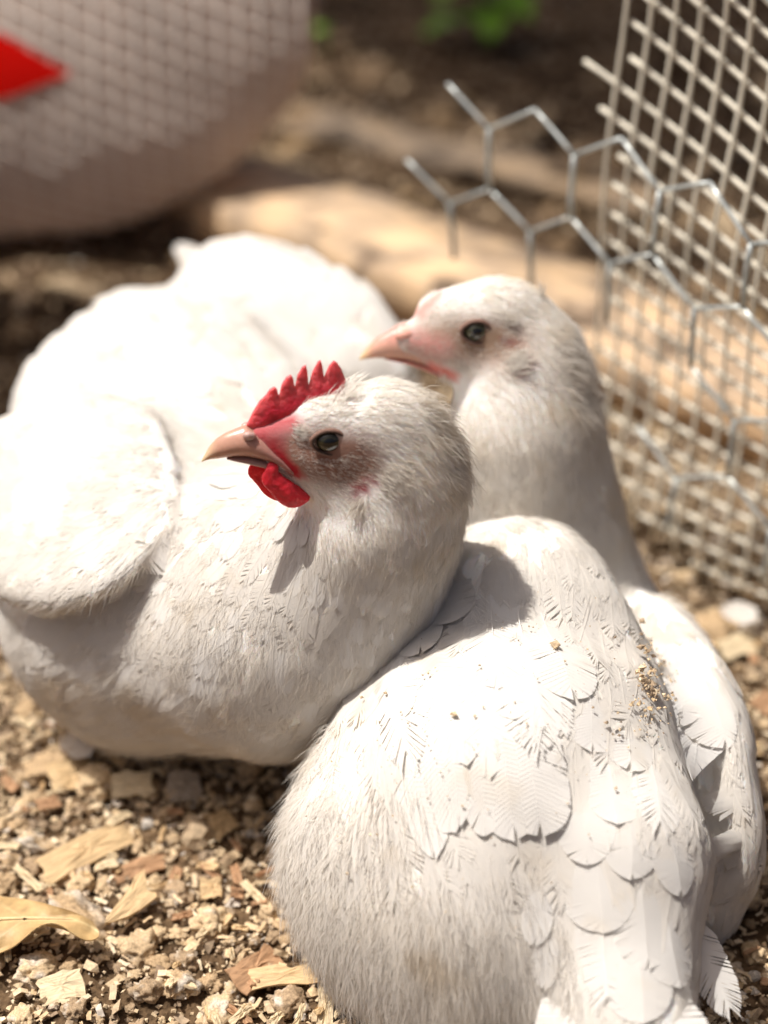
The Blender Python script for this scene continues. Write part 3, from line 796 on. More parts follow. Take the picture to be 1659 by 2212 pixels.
for sd in (1, -1):
    P, Q, X = flesh(HB, HB.near([(850, 728), (862, 718), (880, 716), (893, 724), (884, 736), (866, 741), (853, 738)], 28), sd * 26, 4, 10, 10)
    obj('nostril_flap', mesh_np('nostril_flap', X, Q, M_BEAK, col=np.tile([[0.78, 0.42, 0.34]], (len(X), 1))), bk)
eye_parts(fC, HB, 1024, 727, 29, henC, 1, (0.055, 0.055, 0.025))
eye_parts(fC, HB, 1024, 727, 29, henC, -1, (0.055, 0.055, 0.025))
# wing: the outer flight feathers lie lowest, each inner one over the last
LW = [(842, 1560, 1026, 1915, 84), (850, 1500, 1040, 1890, 110), (890, 1470, 1056, 1862, 125), (945, 1460, 1078, 1846, 135), (1000, 1470, 1104, 1852, 145),
      (1060, 1480, 1136, 1850, 150), (1120, 1480, 1176, 1850, 160)]
for i, (a, b, c, d, w) in enumerate(LW):
    add_feather(henC, fC, a, b, c, d, w, (1.0 + .16 * i, 1.5 + .18 * i), -0.05 + rng.normal(0, .015), 60 + i, cup=0.03, fray=0.3)
CV = [(825, 1370, 855, 1560, 95), (870, 1340, 905, 1560, 120), (930, 1330, 965, 1590, 130), (1000, 1340, 1035, 1610, 140), (1070, 1360, 1105, 1630, 145), (1140, 1370, 1175, 1640, 150),
      (880, 1250, 900, 1420, 110), (960, 1240, 985, 1450, 125), (1040, 1260, 1065, 1480, 130), (1120, 1290, 1145, 1510, 135), (1190, 1320, 1215, 1540, 130)]
for i, (a, b, c, d, w) in enumerate(CV):
    b += rng.normal(0, 14); d += rng.normal(0, 45); a += rng.normal(0, 12); c += rng.normal(0, 14)
    add_feather(henC, fC, a, b, c, d, w, (1.5 + .09 * (i % 6) + .2 * (i > 5), 2.1 + .10 * (i % 6) + .2 * (i > 5)), rng.normal(.01, .04), 80 + i, cup=0.03, fray=0.3 + .6 * (i % 4 == 1))
RW = [(1440, 1430, 1562, 1880, 100), (1460, 1410, 1575, 1820, 105), (1478, 1400, 1580, 1740, 105), (1490, 1400, 1580, 1650, 100), (1450, 1390, 1530, 1600, 110)]
for i, (a, b, c, d, w) in enumerate(RW):
    add_feather(henC, fC, a, b, c, d, w, (0.7 + .2 * i, 1.4 + .24 * i), 0.03, 110 + i, cup=0.05)
BK = [(1260, 1430, 1285, 1640, 140), (1345, 1470, 1365, 1670, 140), (1300, 1560, 1325, 1780, 150), (1395, 1580, 1415, 1790, 130), (1255, 1650, 1270, 1870, 140), (1350, 1710, 1370, 1930, 150),
      (1430, 1750, 1450, 1970, 120), (1285, 1790, 1295, 2020, 170), (1380, 1850, 1400, 2090, 150), (1295, 1900, 1305, 2170, 220), (1440, 1920, 1450, 2140, 120),
      (1165, 1880, 1160, 2040, 70), (1370, 1980, 1400, 2210, 130), (1180, 1980, 1170, 2130, 60)]
for i, (a, b, c, d, w) in enumerate(BK):
    add_feather(henC, fC, a, b, c, d, w, (0.7 + .08 * i, 1.6 + .10 * i), rng.normal(0, .05), 130 + i, cup=0.04, fray=0.3 + .6 * (i % 3 == 0))
tb = at(1330, 2090, .645)
for i, (u, v, d) in enumerate([(1215, 2330, .612), (1275, 2360, .605), (1335, 2370, .60), (1395, 2360, .60), (1450, 2330, .605), (1500, 2290, .61)]):
    free_feather(henC, tb + rng.normal(0, .004, 3) + np.array([(u - 1340) * 5e-5, 0, -.006]), at(u, v, d), 0.030, (0.05 + (u - 1350) * .001, -0.55, 0.8), 0.35, 0.02, 160 + i, fray=1.2)
free_feather(henC, at(1470, 1960, .665), at(1575, 2190, .65), 0.019, (0.3, -0.6, 0.75), 0.4, 0.05, 171, fray=1.2)
# ------------------------------------------------------------------ ground
def gz(x, y):
    P = np.stack([x, y, np.zeros_like(x)], 1)
    near = np.clip((4.0 - np.hypot(x, y - 1)) / 2, 0, 1)
    return near * (0.0065 * vnoise(P, 14, 1) + 0.0046 * vnoise(P, 45, 2) + 0.0022 * vnoise(P, 130, 4)) - 0.003
def soil_material():
    m, n, l = mat('dusty coop soil')
    p = n.new('ShaderNodeBsdfPrincipled'); o = n.new('ShaderNodeOutputMaterial'); l.new(p.outputs[0], o.inputs[0])
    p.inputs['Roughness'].default_value = 0.95; p.inputs['Specular IOR Level'].default_value = 0.1
    big = noise(n, l, 9, 5); fine = noise(n, l, 260, 4)
    c1 = ramp(n, l, big, [(0.30, (0.07, 0.045, 0.026)), (0.48, (0.14, 0.094, 0.055)), (0.68, (0.24, 0.165, 0.098))])
    # bare earth beyond the strewn bedding, darkened to paint in the shade there
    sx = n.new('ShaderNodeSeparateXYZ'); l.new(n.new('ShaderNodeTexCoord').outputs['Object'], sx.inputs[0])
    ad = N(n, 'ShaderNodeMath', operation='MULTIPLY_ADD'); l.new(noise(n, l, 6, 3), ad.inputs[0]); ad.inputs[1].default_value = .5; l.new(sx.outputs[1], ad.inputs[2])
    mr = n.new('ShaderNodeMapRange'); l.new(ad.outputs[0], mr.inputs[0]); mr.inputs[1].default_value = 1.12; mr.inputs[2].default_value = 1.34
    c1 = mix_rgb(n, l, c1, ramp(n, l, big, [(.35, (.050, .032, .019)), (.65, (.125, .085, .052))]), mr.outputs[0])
    c2 = ramp(n, l, fine, [(0.35, (0.45, 0.42, 0.4)), (0.62, (1.25, 1.2, 1.15))])
    l.new(mix_rgb(n, l, c1, c2, 1.0, 'MULTIPLY'), p.inputs['Base Color'])
    l.new(bump(n, l, fine, 0.9, 0.003), p.inputs['Normal'])
    return m
def axis_steps(lo, hi, step, far):
    a = list(np.arange(lo, hi, step)); s = step
    x = hi
    while x < far: a.append(x); s *= 1.35; x += s
    b = []; s = step; x = lo - step
    while x > -far: b.append(x); s *= 1.35; x -= s
    return np.array(b[::-1] + a)
gx, gy = axis_steps(-0.45, 0.55, 0.005, 90), axis_steps(0.30, 1.9, 0.005, 90)
XX, YY = np.meshgrid(gx, gy); X_, Y_ = XX.ravel(), YY.ravel()
nx_, ny_ = len(gx), len(gy)
ii = (np.arange(ny_ - 1)[:, None] * nx_ + np.arange(nx_ - 1)[None]).ravel()
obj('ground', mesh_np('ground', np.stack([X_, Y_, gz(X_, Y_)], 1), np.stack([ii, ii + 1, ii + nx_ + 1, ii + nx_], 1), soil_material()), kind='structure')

# ------------------------------------------------------------------ bedding
M_BED = principled('sawdust and shavings', vcol=True, rough=0.85, spec=0.15, nscale=700, namp=0.25, bscale=1500, bdist=0.0004)
M_CLOD = principled('dried dirt', vcol=True, rough=0.95, spec=0.1, nscale=7, namp=0.35, bscale=11, bdist=0.0004, bstr=1.0)
PAL = np.array([(0.70, 0.52, 0.30), (0.60, 0.43, 0.23), (0.52, 0.37, 0.21), (0.76, 0.61, 0.39), (0.42, 0.295, 0.175), (0.30, 0.20, 0.115), (0.58, 0.50, 0.41), (0.66, 0.45, 0.22)])
PALW = np.array([.22, .2, .16, .12, .1, .06, .06, .08])
def rand_rot(K, tilt):
    yaw = rng.uniform(0, 2 * math.pi, K); ax = rng.uniform(0, 2 * math.pi, K); ti = rng.normal(0, tilt, K)
    cz, sz = np.cos(yaw), np.sin(yaw); Z = np.zeros(K); O = np.ones(K)
    Rz = np.stack([np.stack([cz, -sz, Z], 1), np.stack([sz, cz, Z], 1), np.stack([Z, Z, O], 1)], 1)
    k = np.stack([np.cos(ax), np.sin(ax), Z], 1); c, s = np.cos(ti), np.sin(ti)
    Kx = np.stack([np.stack([Z, -k[:, 2], k[:, 1]], 1), np.stack([k[:, 2], Z, -k[:, 0]], 1), np.stack([-k[:, 1], k[:, 0], Z], 1)], 1)
    Rt = np.eye(3)[None] + s[:, None, None] * Kx + (1 - c)[:, None, None] * (Kx @ Kx)
    return Rt @ Rz
def ground_pts(n, x0, x1, y0, y1):
    x = rng.uniform(x0, x1, n); y = rng.uniform(y0, y1, n); return np.stack([x, y, gz(x, y)], 1)
def crumbs(P, size, squash=0.75):
    """small broken lumps: jittered octahedra"""
    K = len(P); O = np.array([(1, 0, 0), (-1, 0, 0), (0, 1, 0), (0, -1, 0), (0, 0, 1), (0, 0, -1.0)])
    B = O[None] * size[:, None, None] * rng.uniform(0.55, 1.25, (K, 6, 1)) + rng.normal(0, .16, (K, 6, 3)) * size[:, None, None]
    B = np.einsum('kij,kvj->kvi', rand_rot(K, 2.0), B); B[..., 2] *= squash
    F = np.array([(0, 2, 4), (2, 1, 4), (1, 3, 4), (3, 0, 4), (2, 0, 5), (1, 2, 5), (3, 1, 5), (0, 3, 5)])
    V = (B + P[:, None] + np.array([0, 0, .25]) * size[:, None, None]).reshape(-1, 3)
    return V, (F[None] + (np.arange(K) * 6)[:, None, None]).reshape(-1, 3)
def shavings(P, L, W, curl, tilt=0.35):
    K = len(P); u = np.array([-.5, 0, .5]); V = []
    for k, uu in enumerate(u):
        for s in (-.5, .5):
            V.append(np.stack([uu * L, s * W * rng.uniform(.6, 1.1, K), curl * L * (1 - 4 * uu * uu) * .5 + rng.normal(0, .03, K) * L], 1))
    top = np.stack(V, 1); th = (0.05 * W + 0.00025)[:, None, None] * np.array([0, 0, 1.0])
    B = np.concatenate([top + th, top], 1); B = np.einsum('kij,kvj->kvi', rand_rot(K, tilt), B) + P[:, None] + np.array([0, 0, 0.0015])
    F = [(0, 2, 3, 1), (2, 4, 5, 3), (6, 7, 9, 8), (8, 9, 11, 10), (0, 6, 8, 2), (2, 8, 10, 4), (1, 3, 9, 7), (3, 5, 11, 9), (0, 1, 7, 6), (4, 10, 11, 5)]
    return B.reshape(-1, 3), (np.array(F)[None] + (np.arange(K) * 12)[:, None, None]).reshape(-1, 4)
GREYED = 1.06 * (0.72 * PAL + 0.28 * PAL.mean(1, keepdims=True) * np.array([[1.08, 1.0, 0.90]]))
def palette(K, per, w=None, jit=0.18):
    c = GREYED[rng.choice(len(PAL), K, p=w if w is not None else PALW / PALW.sum())] * rng.uniform(1 - jit, 1 + jit, (K, 1))
    return np.repeat(c, per, 0)
def tan_zone(P): return np.clip(0.55 + 0.6 * vnoise(P, 11, 9), 0.05, 1)
# sawdust crumbs near and far, then flat shavings
P1 = ground_pts(56000, -.30, .32, .36, 1.05); P1 = P1[rng.random(len(P1)) < (0.35 + 0.65 * tan_zone(P1)) * np.clip((1.02 - P1[:, 1] + .06 * vnoise(P1, 9, 21)) / .22, .10, 1) * np.where((P1[:, 0] > .12) & (P1[:, 1] > .5), .3, 1)]
P2 = ground_pts(6000, -.55, .6, 1.05, 2.3)
s1 = rng.lognormal(-6.72, 0.45, len(P1)); s2 = rng.lognormal(-6.0, 0.35, len(P2))
P1[:, 2] += rng.random(len(P1)) ** 2 * 0.004
Va, Fa = crumbs(np.concatenate([P1, P2]), np.concatenate([s1, s2]))
w2 = PALW * np.array([.12, .2, .6, .1, 1.6, 5, .5, .15]); w2 /= w2.sum()
ca = np.concatenate([palette(len(P1), 6), palette(len(P2), 6, w2)])
obj('sawdust', mesh_np('sawdust', Va, Fa, M_BED, smooth=False, col=ca), kind='stuff', category='bedding', label='tan sawdust crumbs covering the ground around the hens')
P3 = ground_pts(9500, -.30, .32, .36, 1.05); P4 = ground_pts(2500, -.55, .6, 1.05, 2.3)
P3[:, 2] += rng.random(len(P3)) * 0.004
Pq = np.concatenate([P3, P4]); k = np.concatenate([np.ones(len(P3)), np.full(len(P4), 2.2)])
Ls = rng.uniform(.0022, .0075, len(Pq)) * k
Vb, Fb = shavings(Pq, Ls, Ls * rng.uniform(.18, .6, len(Pq)), rng.normal(0, .2, len(Pq)))
cb = np.concatenate([palette(len(P3), 12, None), palette(len(P4), 12, w2)])
obj('wood_shavings', mesh_np('wood_shavings', Vb, Fb, M_BED, smooth=False, col=cb), kind='stuff', category='bedding', label='fine curled wood shavings mixed into the bedding')

# ------------------------------------------------------------------ dirt clods (each a thing)
def ico(sub=2):
    t = (1 + 5 ** .5) / 2
    V = [(-1, t, 0), (1, t, 0), (-1, -t, 0), (1, -t, 0), (0, -1, t), (0, 1, t), (0, -1, -t), (0, 1, -t), (t, 0, -1), (t, 0, 1), (-t, 0, -1), (-t, 0, 1)]
    V = [unit(v) for v in V]
    F = [(0, 11, 5), (0, 5, 1), (0, 1, 7), (0, 7, 10), (0, 10, 11), (1, 5, 9), (5, 11, 4), (11, 10, 2), (10, 7, 6), (7, 1, 8), (3, 9, 4), (3, 4, 2), (3, 2, 6), (3, 6, 8), (3, 8, 9), (4, 9, 5), (2, 4, 11), (6, 2, 10), (8, 6, 7), (9, 8, 1)]
    for _ in range(sub):
        G, C = [], {}
        def mid(a, b):
            k = (min(a, b), max(a, b))
            if k not in C: C[k] = len(V); V.append(unit(V[a] + V[b]))
            return C[k]
        for a, b, c in F:
            x, y, z = mid(a, b), mid(b, c), mid(c, a); G += [(a, x, z), (b, y, x), (c, z, y), (x, y, z)]
        F = G
    return np.array(V), np.array(F)
I3 = ico(3); I2 = ico(2)
def clod_mesh(seed, tone, pale, stretch=1.0, fine=False):
    S, F = I3 if fine else I2
    o = np.array([seed * 3.1, seed * 1.7, seed * .9])
    r = 1 + 0.34 * vnoise(S + o, 1.5, seed) + 0.24 * vnoise(S + o, 3.6, seed + 1) + 0.17 * vnoise(S + o, 7.5, seed + 2) + 0.08 * vnoise(S + o, 16, seed + 3)
    V = S * r[:, None] * np.array([stretch, 1, 0.78])
    k = np.clip(vnoise(S + o, 2.2, seed + 7) * 1.6 + pale, 0, 1)[:, None]
    c = np.array([tone]) * (0.75 + 0.5 * np.clip(r, .5, 1.4)[:, None] * .7) * (1 - k) + k * np.array([[0.64, 0.565, 0.47]])
    return mesh_np('dirt_clod', V, F, M_CLOD, smooth=True, col=c)
TONES = [(0.42, 0.30, 0.18), (0.50, 0.37, 0.23), (0.36, 0.26, 0.165), (0.56, 0.42, 0.26)]
CLODS = [clod_mesh(i, TONES[i % 4], [-1.2, -.9, -.2, -1.2, -1.6][i % 5], [1, 1.3, 1, 1.15][i % 4], True) for i in range(12)]
def clod(u, v, px, me, sx=1.0, rot=None, sink=0.25, **pr):
    p = on_ground(u, v); r = px / 2 * depth(p) / FPX; p[2] = gz(p[:1], p[1:2])[0] + r * (0.7 - sink)
    o = obj('dirt_clod', me); o.location = p; o.scale = (r * sx, r, r)
    o.rotation_euler = (rng.uniform(-.4, .4), rng.uniform(-.4, .4), rng.uniform(0, 6.28) if rot is None else rot)
    o['category'] = 'clod'; o['group'] = 'dirt clods in the bedding'
    for k_, v_ in pr.items(): o[k_] = v_
    return o
NAMED_CLODS = [
    (171, 1985, 96, 1.5, -.5, .75, 'long whitish clod of dried dirt beside the forked wood chip'),
    (74, 1818, 52, 1.3, 0, .85, 'smooth pale grey pebble-like clod below the long wood chip at left'),
    (389, 1922, 58, 1.0, .4, .5, 'grey crusted clod right of the forked wood chip'),
    (454, 1985, 78, 1.0, 0, -.2, 'large crumbly brown clod in the middle of the open bedding'),
    (384, 2118, 62, 1.25, .2, .8, 'whitish curved clod near the bottom edge, left of the flat tan chip'),
    (468, 2160, 74, 1.0, 1.2, .4, 'large grey lump at the bottom edge under the flat tan chip'),
    (315, 2137, 56, 1.0, 0, .1, 'round tan clod at the bottom edge between whitish clods'),
    (83, 2098, 66, 1.4, .6, .5, 'knobbly grey clod resting against the lower edge of the oak leaf'),
    (23, 1866, 44, 1.2, 0, .5, 'grey clod at the left picture edge above the oak leaf'),
    (296, 2035, 72, 1.0, .7, -.3, 'dark brown crumbly clod right of the oak leaf tip'),
    (620, 2142, 66, 1.1, .2, .2, 'grey-brown clod below the flat tan chip beside the hen'),
    (176, 1905, 50, 1.0, 0, -.9, 'dark brown clod between the long chip and the forked chip'),
    (640, 1985, 70, 1.2, .3, -.1, 'brown clod against the fluffy thigh of the hen at right'),
    (580, 1965, 40, 1.0, 0, -1.5, 'small dark clod at the end of the thin stick'),
    (400, 2060, 60, 1.0, 0, .5, 'pale grey clod in the open bedding left of the reddish chip'),
    (215, 1700, 84, 1.0, 0, -.2, 'blurred brown clod below the breast of the combed hen'),
    (98, 1660, 80, 1.2, 0, -.4, 'large blurred brown clod at left below the wing'),
    (1620, 1325, 56, 1.2, 0, 1.2, 'whitish blurred lump on the ground by the fence foot'),
]
for i, (u, v, px, sx, ro, pale, lab) in enumerate(NAMED_CLODS):
    clod(u, v, px * 1.05, clod_mesh(40 + i, TONES[i % 4], pale - .45, 1.0, True), sx, ro, label=lab)
placed = [(a, b, c) for a, b, c, *_ in NAMED_CLODS]
n_ = 0
while n_ < 230:
    if rng.random() < .8: u, v = rng.uniform(-20, 760), rng.uniform(1480, 2230)
    else: u, v = rng.uniform(1480, 1680), rng.uniform(1230, 2200)
    if u < 760 and v < 1480 + .45 * u * (u < 500): continue
    px = rng.lognormal(3.28, .42)
    if any((u - a) ** 2 + (v - b) ** 2 < ((px + c) * .45) ** 2 for a, b, c in placed): continue
    placed.append((u, v, px)); n_ += 1
    clod(u, v, px, CLODS[rng.integers(0, 12)], rng.uniform(.9, 1.3), label='small rounded brown clod of dirt lying loose in the sawdust')

# crumbled dirt between the clods
I1 = ico(1); K_ = 1700
Pk = ground_pts(K_, -.26, .30, .38, .98); Sk = rng.lognormal(-6.05, .38, K_)
Bk = I1[0][None] * (1 + .55 * (rng.random((K_, len(I1[0]), 1)) - .5)) * Sk[:, None, None] * rng.uniform(.75, 1.2, (K_, 1, 3))
Bk = np.einsum('kij,kvj->kvi', rand_rot(K_, 2.0), Bk) * np.array([1, 1, .8]) + Pk[:, None] + np.array([0, 0, .35]) * Sk[:, None, None]
tk = np.array([(0.36, 0.265, 0.175), (0.44, 0.33, 0.215), (0.30, 0.225, 0.155), (0.54, 0.44, 0.33), (0.50, 0.45, 0.39)])[rng.integers(0, 5, K_)]
obj('crumbled_dirt', mesh_np('crumbled_dirt', Bk.reshape(-1, 3), (I1[1][None] + (np.arange(K_) * len(I1[0]))[:, None, None]).reshape(-1, 3), M_BED, smooth=False,
                             col=np.repeat(tk, len(I1[0]), 0) * rng.uniform(.75, 1.2, (K_ * len(I1[0]), 1))), kind='stuff', category='dirt', label='grey-brown crumbled dirt strewn through the sawdust')
# ------------------------------------------------------------------ wood chips, sticks, the oak leaf
M_WOOD = {}
def wood(col):
    if col not in M_WOOD:
        m, n, l = mat('split wood'); p = n.new('ShaderNodeBsdfPrincipled'); o = n.new('ShaderNodeOutputMaterial'); l.new(p.outputs[0], o.inputs[0])
        p.inputs['Roughness'].default_value = .7; p.inputs['Specular IOR Level'].default_value = .25
        tc = n.new('ShaderNodeTexCoord'); mp = n.new('ShaderNodeMapping'); mp.inputs['Scale'].default_value = (60, 900, 900); l.new(tc.outputs['Object'], mp.inputs[0])
        f = noise(n, l, 1.0, 4, vec=mp.outputs[0])
        c = ramp(n, l, f, [(.3, tuple(x * .62 for x in col)), (.5, col), (.75, tuple(min(.9, x * 1.22) for x in col))])
        l.new(c, p.inputs['Base Color']); l.new(bump(n, l, f, .7, .0005), p.inputs['Normal'])
        M_WOOD[col] = m
    return M_WOOD[col]
def chip_mesh(outline, thick, col, curl=0.0, name='wood_chip', seed=0, twist=0.0):
    """outline in metres, x along the grain; a thin splintered slab"""
    o = np.asarray(outline, float); n = len(o); r = np.random.default_rng(seed)
    L = np.ptp(o[:, 0])
    # slab sampled as a grid inside the outline so that it can curl
    c = o.mean(0); rings = [1.0, .97, .6, .25]; V, F = [], []
    def z(p): return curl * L * (1 - (2 * (p[0] - c[0]) / L) ** 2) + twist * p[0] * p[1] * 30 + 0.0003 * r.normal()
    for sgn in (1, -1):
        for q in rings:
            for p in o:
                x = c + (p - c) * q
                V.append((x[0], x[1], z(x) + sgn * thick / 2 * (0.55 if q == 1.0 else 1.0)))
        V.append((c[0], c[1], z(c) + sgn * thick / 2))
    m = len(rings) * n + 1; T = []
    for s, off in ((0, 0), (1, m)):
        for k in range(len(rings) - 1):
            for i in range(n):
                j = (i + 1) % n; q = (off + k * n + i, off + k * n + j, off + (k + 1) * n + j, off + (k + 1) * n + i); F.append(q if s == 0 else q[::-1])
        for i in range(n):
            j = (i + 1) % n; t = (off + (len(rings) - 1) * n + i, off + (len(rings) - 1) * n + j, off + m - 1); T.append(t if s == 0 else t[::-1])
    for i in range(n):
        j = (i + 1) % n; F.append((i, m + i, m + j, j))
    return mesh_np(name, np.array(V), [np.array(F), np.array(T)], wood(col), smooth=False)
def rough_rect(L, W, seed, jag=0.18, taper=0.0):
    r = np.random.default_rng(seed); p = []
    for x in np.linspace(-.5, .5, 6): p.append((x * L, -W / 2 * (1 - taper * (x + .5)) * (1 + .10 * r.normal())))
    for y in np.linspace(-.35, .35, 4): p.append((L / 2 * (1 + jag * r.uniform(-.5, .8)), y * W * (1 - taper)))
    for x in np.linspace(.5, -.5, 6): p.append((x * L, W / 2 * (1 - taper * (x + .5)) * (1 + .10 * r.normal())))
    for y in np.linspace(.35, -.35, 4): p.append((-L / 2 * (1 + jag * r.uniform(-.5, .8)), y * W))
    return p
def lay(me, name, u, v, ang, lift=.005, tilt=(0, 0), **pr):
    p = on_ground(u, v); p[2] = gz(p[:1], p[1:2])[0] + lift
    o = obj(name, me); o.location = p; o.rotation_euler = (tilt[0], tilt[1], ang)
    for k_, v_ in pr.items(): o[k_] = v_
    return o
def pxm(u, v): p = on_ground(u, v); return depth(p) / FPX
TAN, PALE, RED, GREY = (0.60, 0.43, 0.24), (0.68, 0.55, 0.36), (0.42, 0.25, 0.14), (0.42, 0.35, 0.28)
CH = [  # u, v, length, width (picture px), turn, colour, curl, tilt, label
    (192, 1838, 235, 62, .75, TAN, .05, (.25, .10), 'long tan wood chip lying diagonally above the oak leaf'),
    (616, 2098, 150, 46, .12, TAN, .02, (.2, 0), 'flat tan wood chip lying level near the bottom edge beside the hen'),
    (552, 2080, 120, 62, .85, RED, .02, (.35, .1), 'reddish brown splintered chip tucked behind the flat tan chip'),
    (704, 2170, 110, 30, 1.55, PALE, 0, (.1, -.5), 'pale wood splinter standing upright at the bottom edge'),
    (560, 1940, 120, 17, -.85, PALE, 0, (0, .1), 'thin pale stick slanting in the bedding left of the fluffy thigh'),
    (153, 1685, 90, 60, .5, TAN, .06, (.4, .2), 'tan chip below the loose white feather at left'),
    (287, 1716, 90, 52, .15, PALE, .04, (.35, 0), 'pale chip in front of the combed hen breast'),
    (400, 1712, 70, 56, .2, GREY, .02, (.6, .2), 'grey flat chip in the shade under the combed hen'),
    (477, 1785, 66, 46, .9, TAN, .02, (.5, .1), 'small tan chip in the dark gap between the two hens'),
    (667, 2026, 84, 9, 1.35, PALE, 0, (0, -.3), 'thin straw standing against the hen fluff'),
    (134, 2142, 96, 58, .25, PALE, .10, (.35, -.1), 'broken pale curved chip under the oak leaf'),
    (106, 1752, 50, 26, .5, RED, .03, (.2, .2), 'small dark red-brown chip at left'),
    (298, 1862, 120, 34, .55, RED, .04, (.3, .1), 'brown bark strip right of the long tan chip'),
    (455, 1915, 46, 40, .2, TAN, .02, (.5, .1), 'squarish tan chip left of the thin stick'),
    (345, 1900, 60, 12, .6, TAN, .25, (.9, .2), 'curled shaving strip above the grey crusted clod'),
    (1592, 1400, 90, 46, .5, PALE, .05, (.4, .1), 'pale blurred chip on the ground right of the far wing'),
    (1600, 1640, 80, 30, .1, TAN, .02, (.2, .1), 'tan sliver in the shade right of the hen seen from behind'),
    (60, 1905, 90, 14, -.75, PALE, .05, (.2, .1), 'thin pale sliver above the oak leaf at the left edge'),
    (1650, 1540, 70, 40, .9, RED, .02, (.3, .1), 'brown chip at the right picture edge'),
    (520, 2180, 70, 16, .9, PALE, .1, (.3, .1), 'pale sliver at the bottom edge near the upright splinter'),
]
for i, (u, v, L, W, an, col, cu, ti, lab) in enumerate(CH):
    s = pxm(u, v)
    lay(chip_mesh(rough_rect(L * s, W * s * 1.15, 300 + i, .14 if W > 20 else .05), max(.0009, .045 * W * s), col, cu, seed=i), 'wood_chip' if W > 18 else 'wood_splinter', u, v, an, .0065, ti,
        label=lab, category='wood chip' if W > 18 else 'splinter', group='loose wood chips')
s = pxm(273, 1985)
fork = np.array([(-60, -8), (-30, -26), (0, -34), (30, -38), (52, -42), (60, -30), (50, -12), (66, 4), (90, 30), (60, 34), (30, 22), (0, 18), (-30, 14), (-62, 10), (-76, 2)], float) * s * .95
lay(chip_mesh(fork, .0016, TAN, .02, seed=77), 'wood_chip', 280, 1978, .95, .011, (.30, -.1), label='wide forked tan wood chip right of the oak leaf', category='wood chip', group='loose wood chips')
n_ = 0; MINI = [chip_mesh(rough_rect(.011, .0045, 500 + i, .3), .0009, [TAN, PALE, RED][i % 3], [.05, .1, 0][i % 3], seed=i) for i in range(9)]
while n_ < 90:
    if rng.random() < .8: u, v = rng.uniform(-20, 760), rng.uniform(1500, 2230)
    else: u, v = rng.uniform(1480, 1680), rng.uniform(1230, 2200)
    if u < 760 and v < 1500 + .45 * u * (u < 500): continue
    o = lay(MINI[rng.integers(0, 9)], 'wood_chip', u, v, rng.uniform(0, 6.28), .006, (rng.normal(0, .35), rng.normal(0, .25)), category='wood chip',
            group='small chips scattered in the bedding', label='tiny sliver of wood scattered in the sawdust')
    k_ = rng.uniform(.45, 1.15); o.scale = (k_, k_ * rng.uniform(.6, 1.2), 1); n_ += 1
# oak leaf
M_LEAF = principled('dry oak leaf', vcol=True, rough=.5, spec=.35, nscale=160, namp=.22, bscale=500, bdist=.0004)
ol = chaikin([(-130, 1985), (-60, 1955), (0, 1972), (46, 1982), (88, 2012), (128, 2034), (165, 2038), (205, 2040), (224, 2056), (206, 2078), (176, 2088), (140, 2076), (95, 2080), (50, 2094), (0, 2090), (-60, 2110), (-130, 2090)], 2)
gxy = np.array([on_ground(u, v)[:2] for u, v in ol]); cc = gxy.mean(0)
lv, lf = [], []; rings = np.linspace(1, 0.04, 9); nO = len(gxy)
for sg in (1, -1):
    for q in rings:
        for p in gxy:
            x = cc + (p - cc) * q; e = q ** 3
            zz = .013 + .004 * math.sin(9 * (x[0] - cc[0]) / .05 * .25 + 1) + .006 * e * math.sin((x[0] - cc[0]) * 130) * (1 if p[1] < cc[1] else .6) - .10 * abs(x[1] - cc[1]) ** 1.2 * .5
            lv.append((x[0], x[1], zz + sg * .0003))
nr = len(rings); mm = nr * nO
for s_ in (0, 1):
    for k in range(nr - 1):
        for i in range(nO):
            q = (s_ * mm + k * nO + i, s_ * mm + k * nO + (i + 1) % nO, s_ * mm + (k + 1) * nO + (i + 1) % nO, s_ * mm + (k + 1) * nO + i); lf.append(q if s_ == 0 else q[::-1])
lf += [(i, (i + 1) % nO, mm + (i + 1) % nO, mm + i) for i in range(nO)]
lv = np.array(lv)
vein = np.abs(lv[:, 1] - cc[1] + .08 * (lv[:, 0] - cc[0])); side = np.abs(((lv[:, 0] + 1.1 * np.abs(lv[:, 1] - cc[1])) * 62) % 1 - .5)
kk = np.maximum(soft(vein, .0007, .0004), .55 * soft(side, .035, .03))[:, None]
lc = np.array([[0.50, 0.335, 0.155]]) * (1 - kk) + kk * np.array([[0.66, 0.50, 0.26]])
leaf = empty('oak_leaf', (float(cc[0]), float(cc[1]), 0.005), label='dry tan lobed oak leaf lying at the lower left edge', category='leaf')
obj('blade', mesh_np('blade', lv, np.array(lf), M_LEAF, col=lc), leaf)
mid = [np.array([cc[0] + t, cc[1] - .08 * t, .0145 + .004 * math.sin(9 * t / .05 * .25 + 1)]) for t in np.linspace(-.045, .020, 12)]
rv, rf = [], []
for i, p in enumerate(mid):
    g = .0006 * (1 - i / 14); rv += [p + (0, -g, 0), p + (0, 0, g), p + (0, g, 0)]
    if i: rf += [(3 * i - 3, 3 * i, 3 * i + 1, 3 * i - 2), (3 * i - 2, 3 * i + 1, 3 * i + 2, 3 * i - 1)]
obj('midrib', mesh_np('midrib', np.array(rv), np.array(rf), M_LEAF, col=np.tile([[.66, .50, .27]], (len(rv), 1))), leaf)
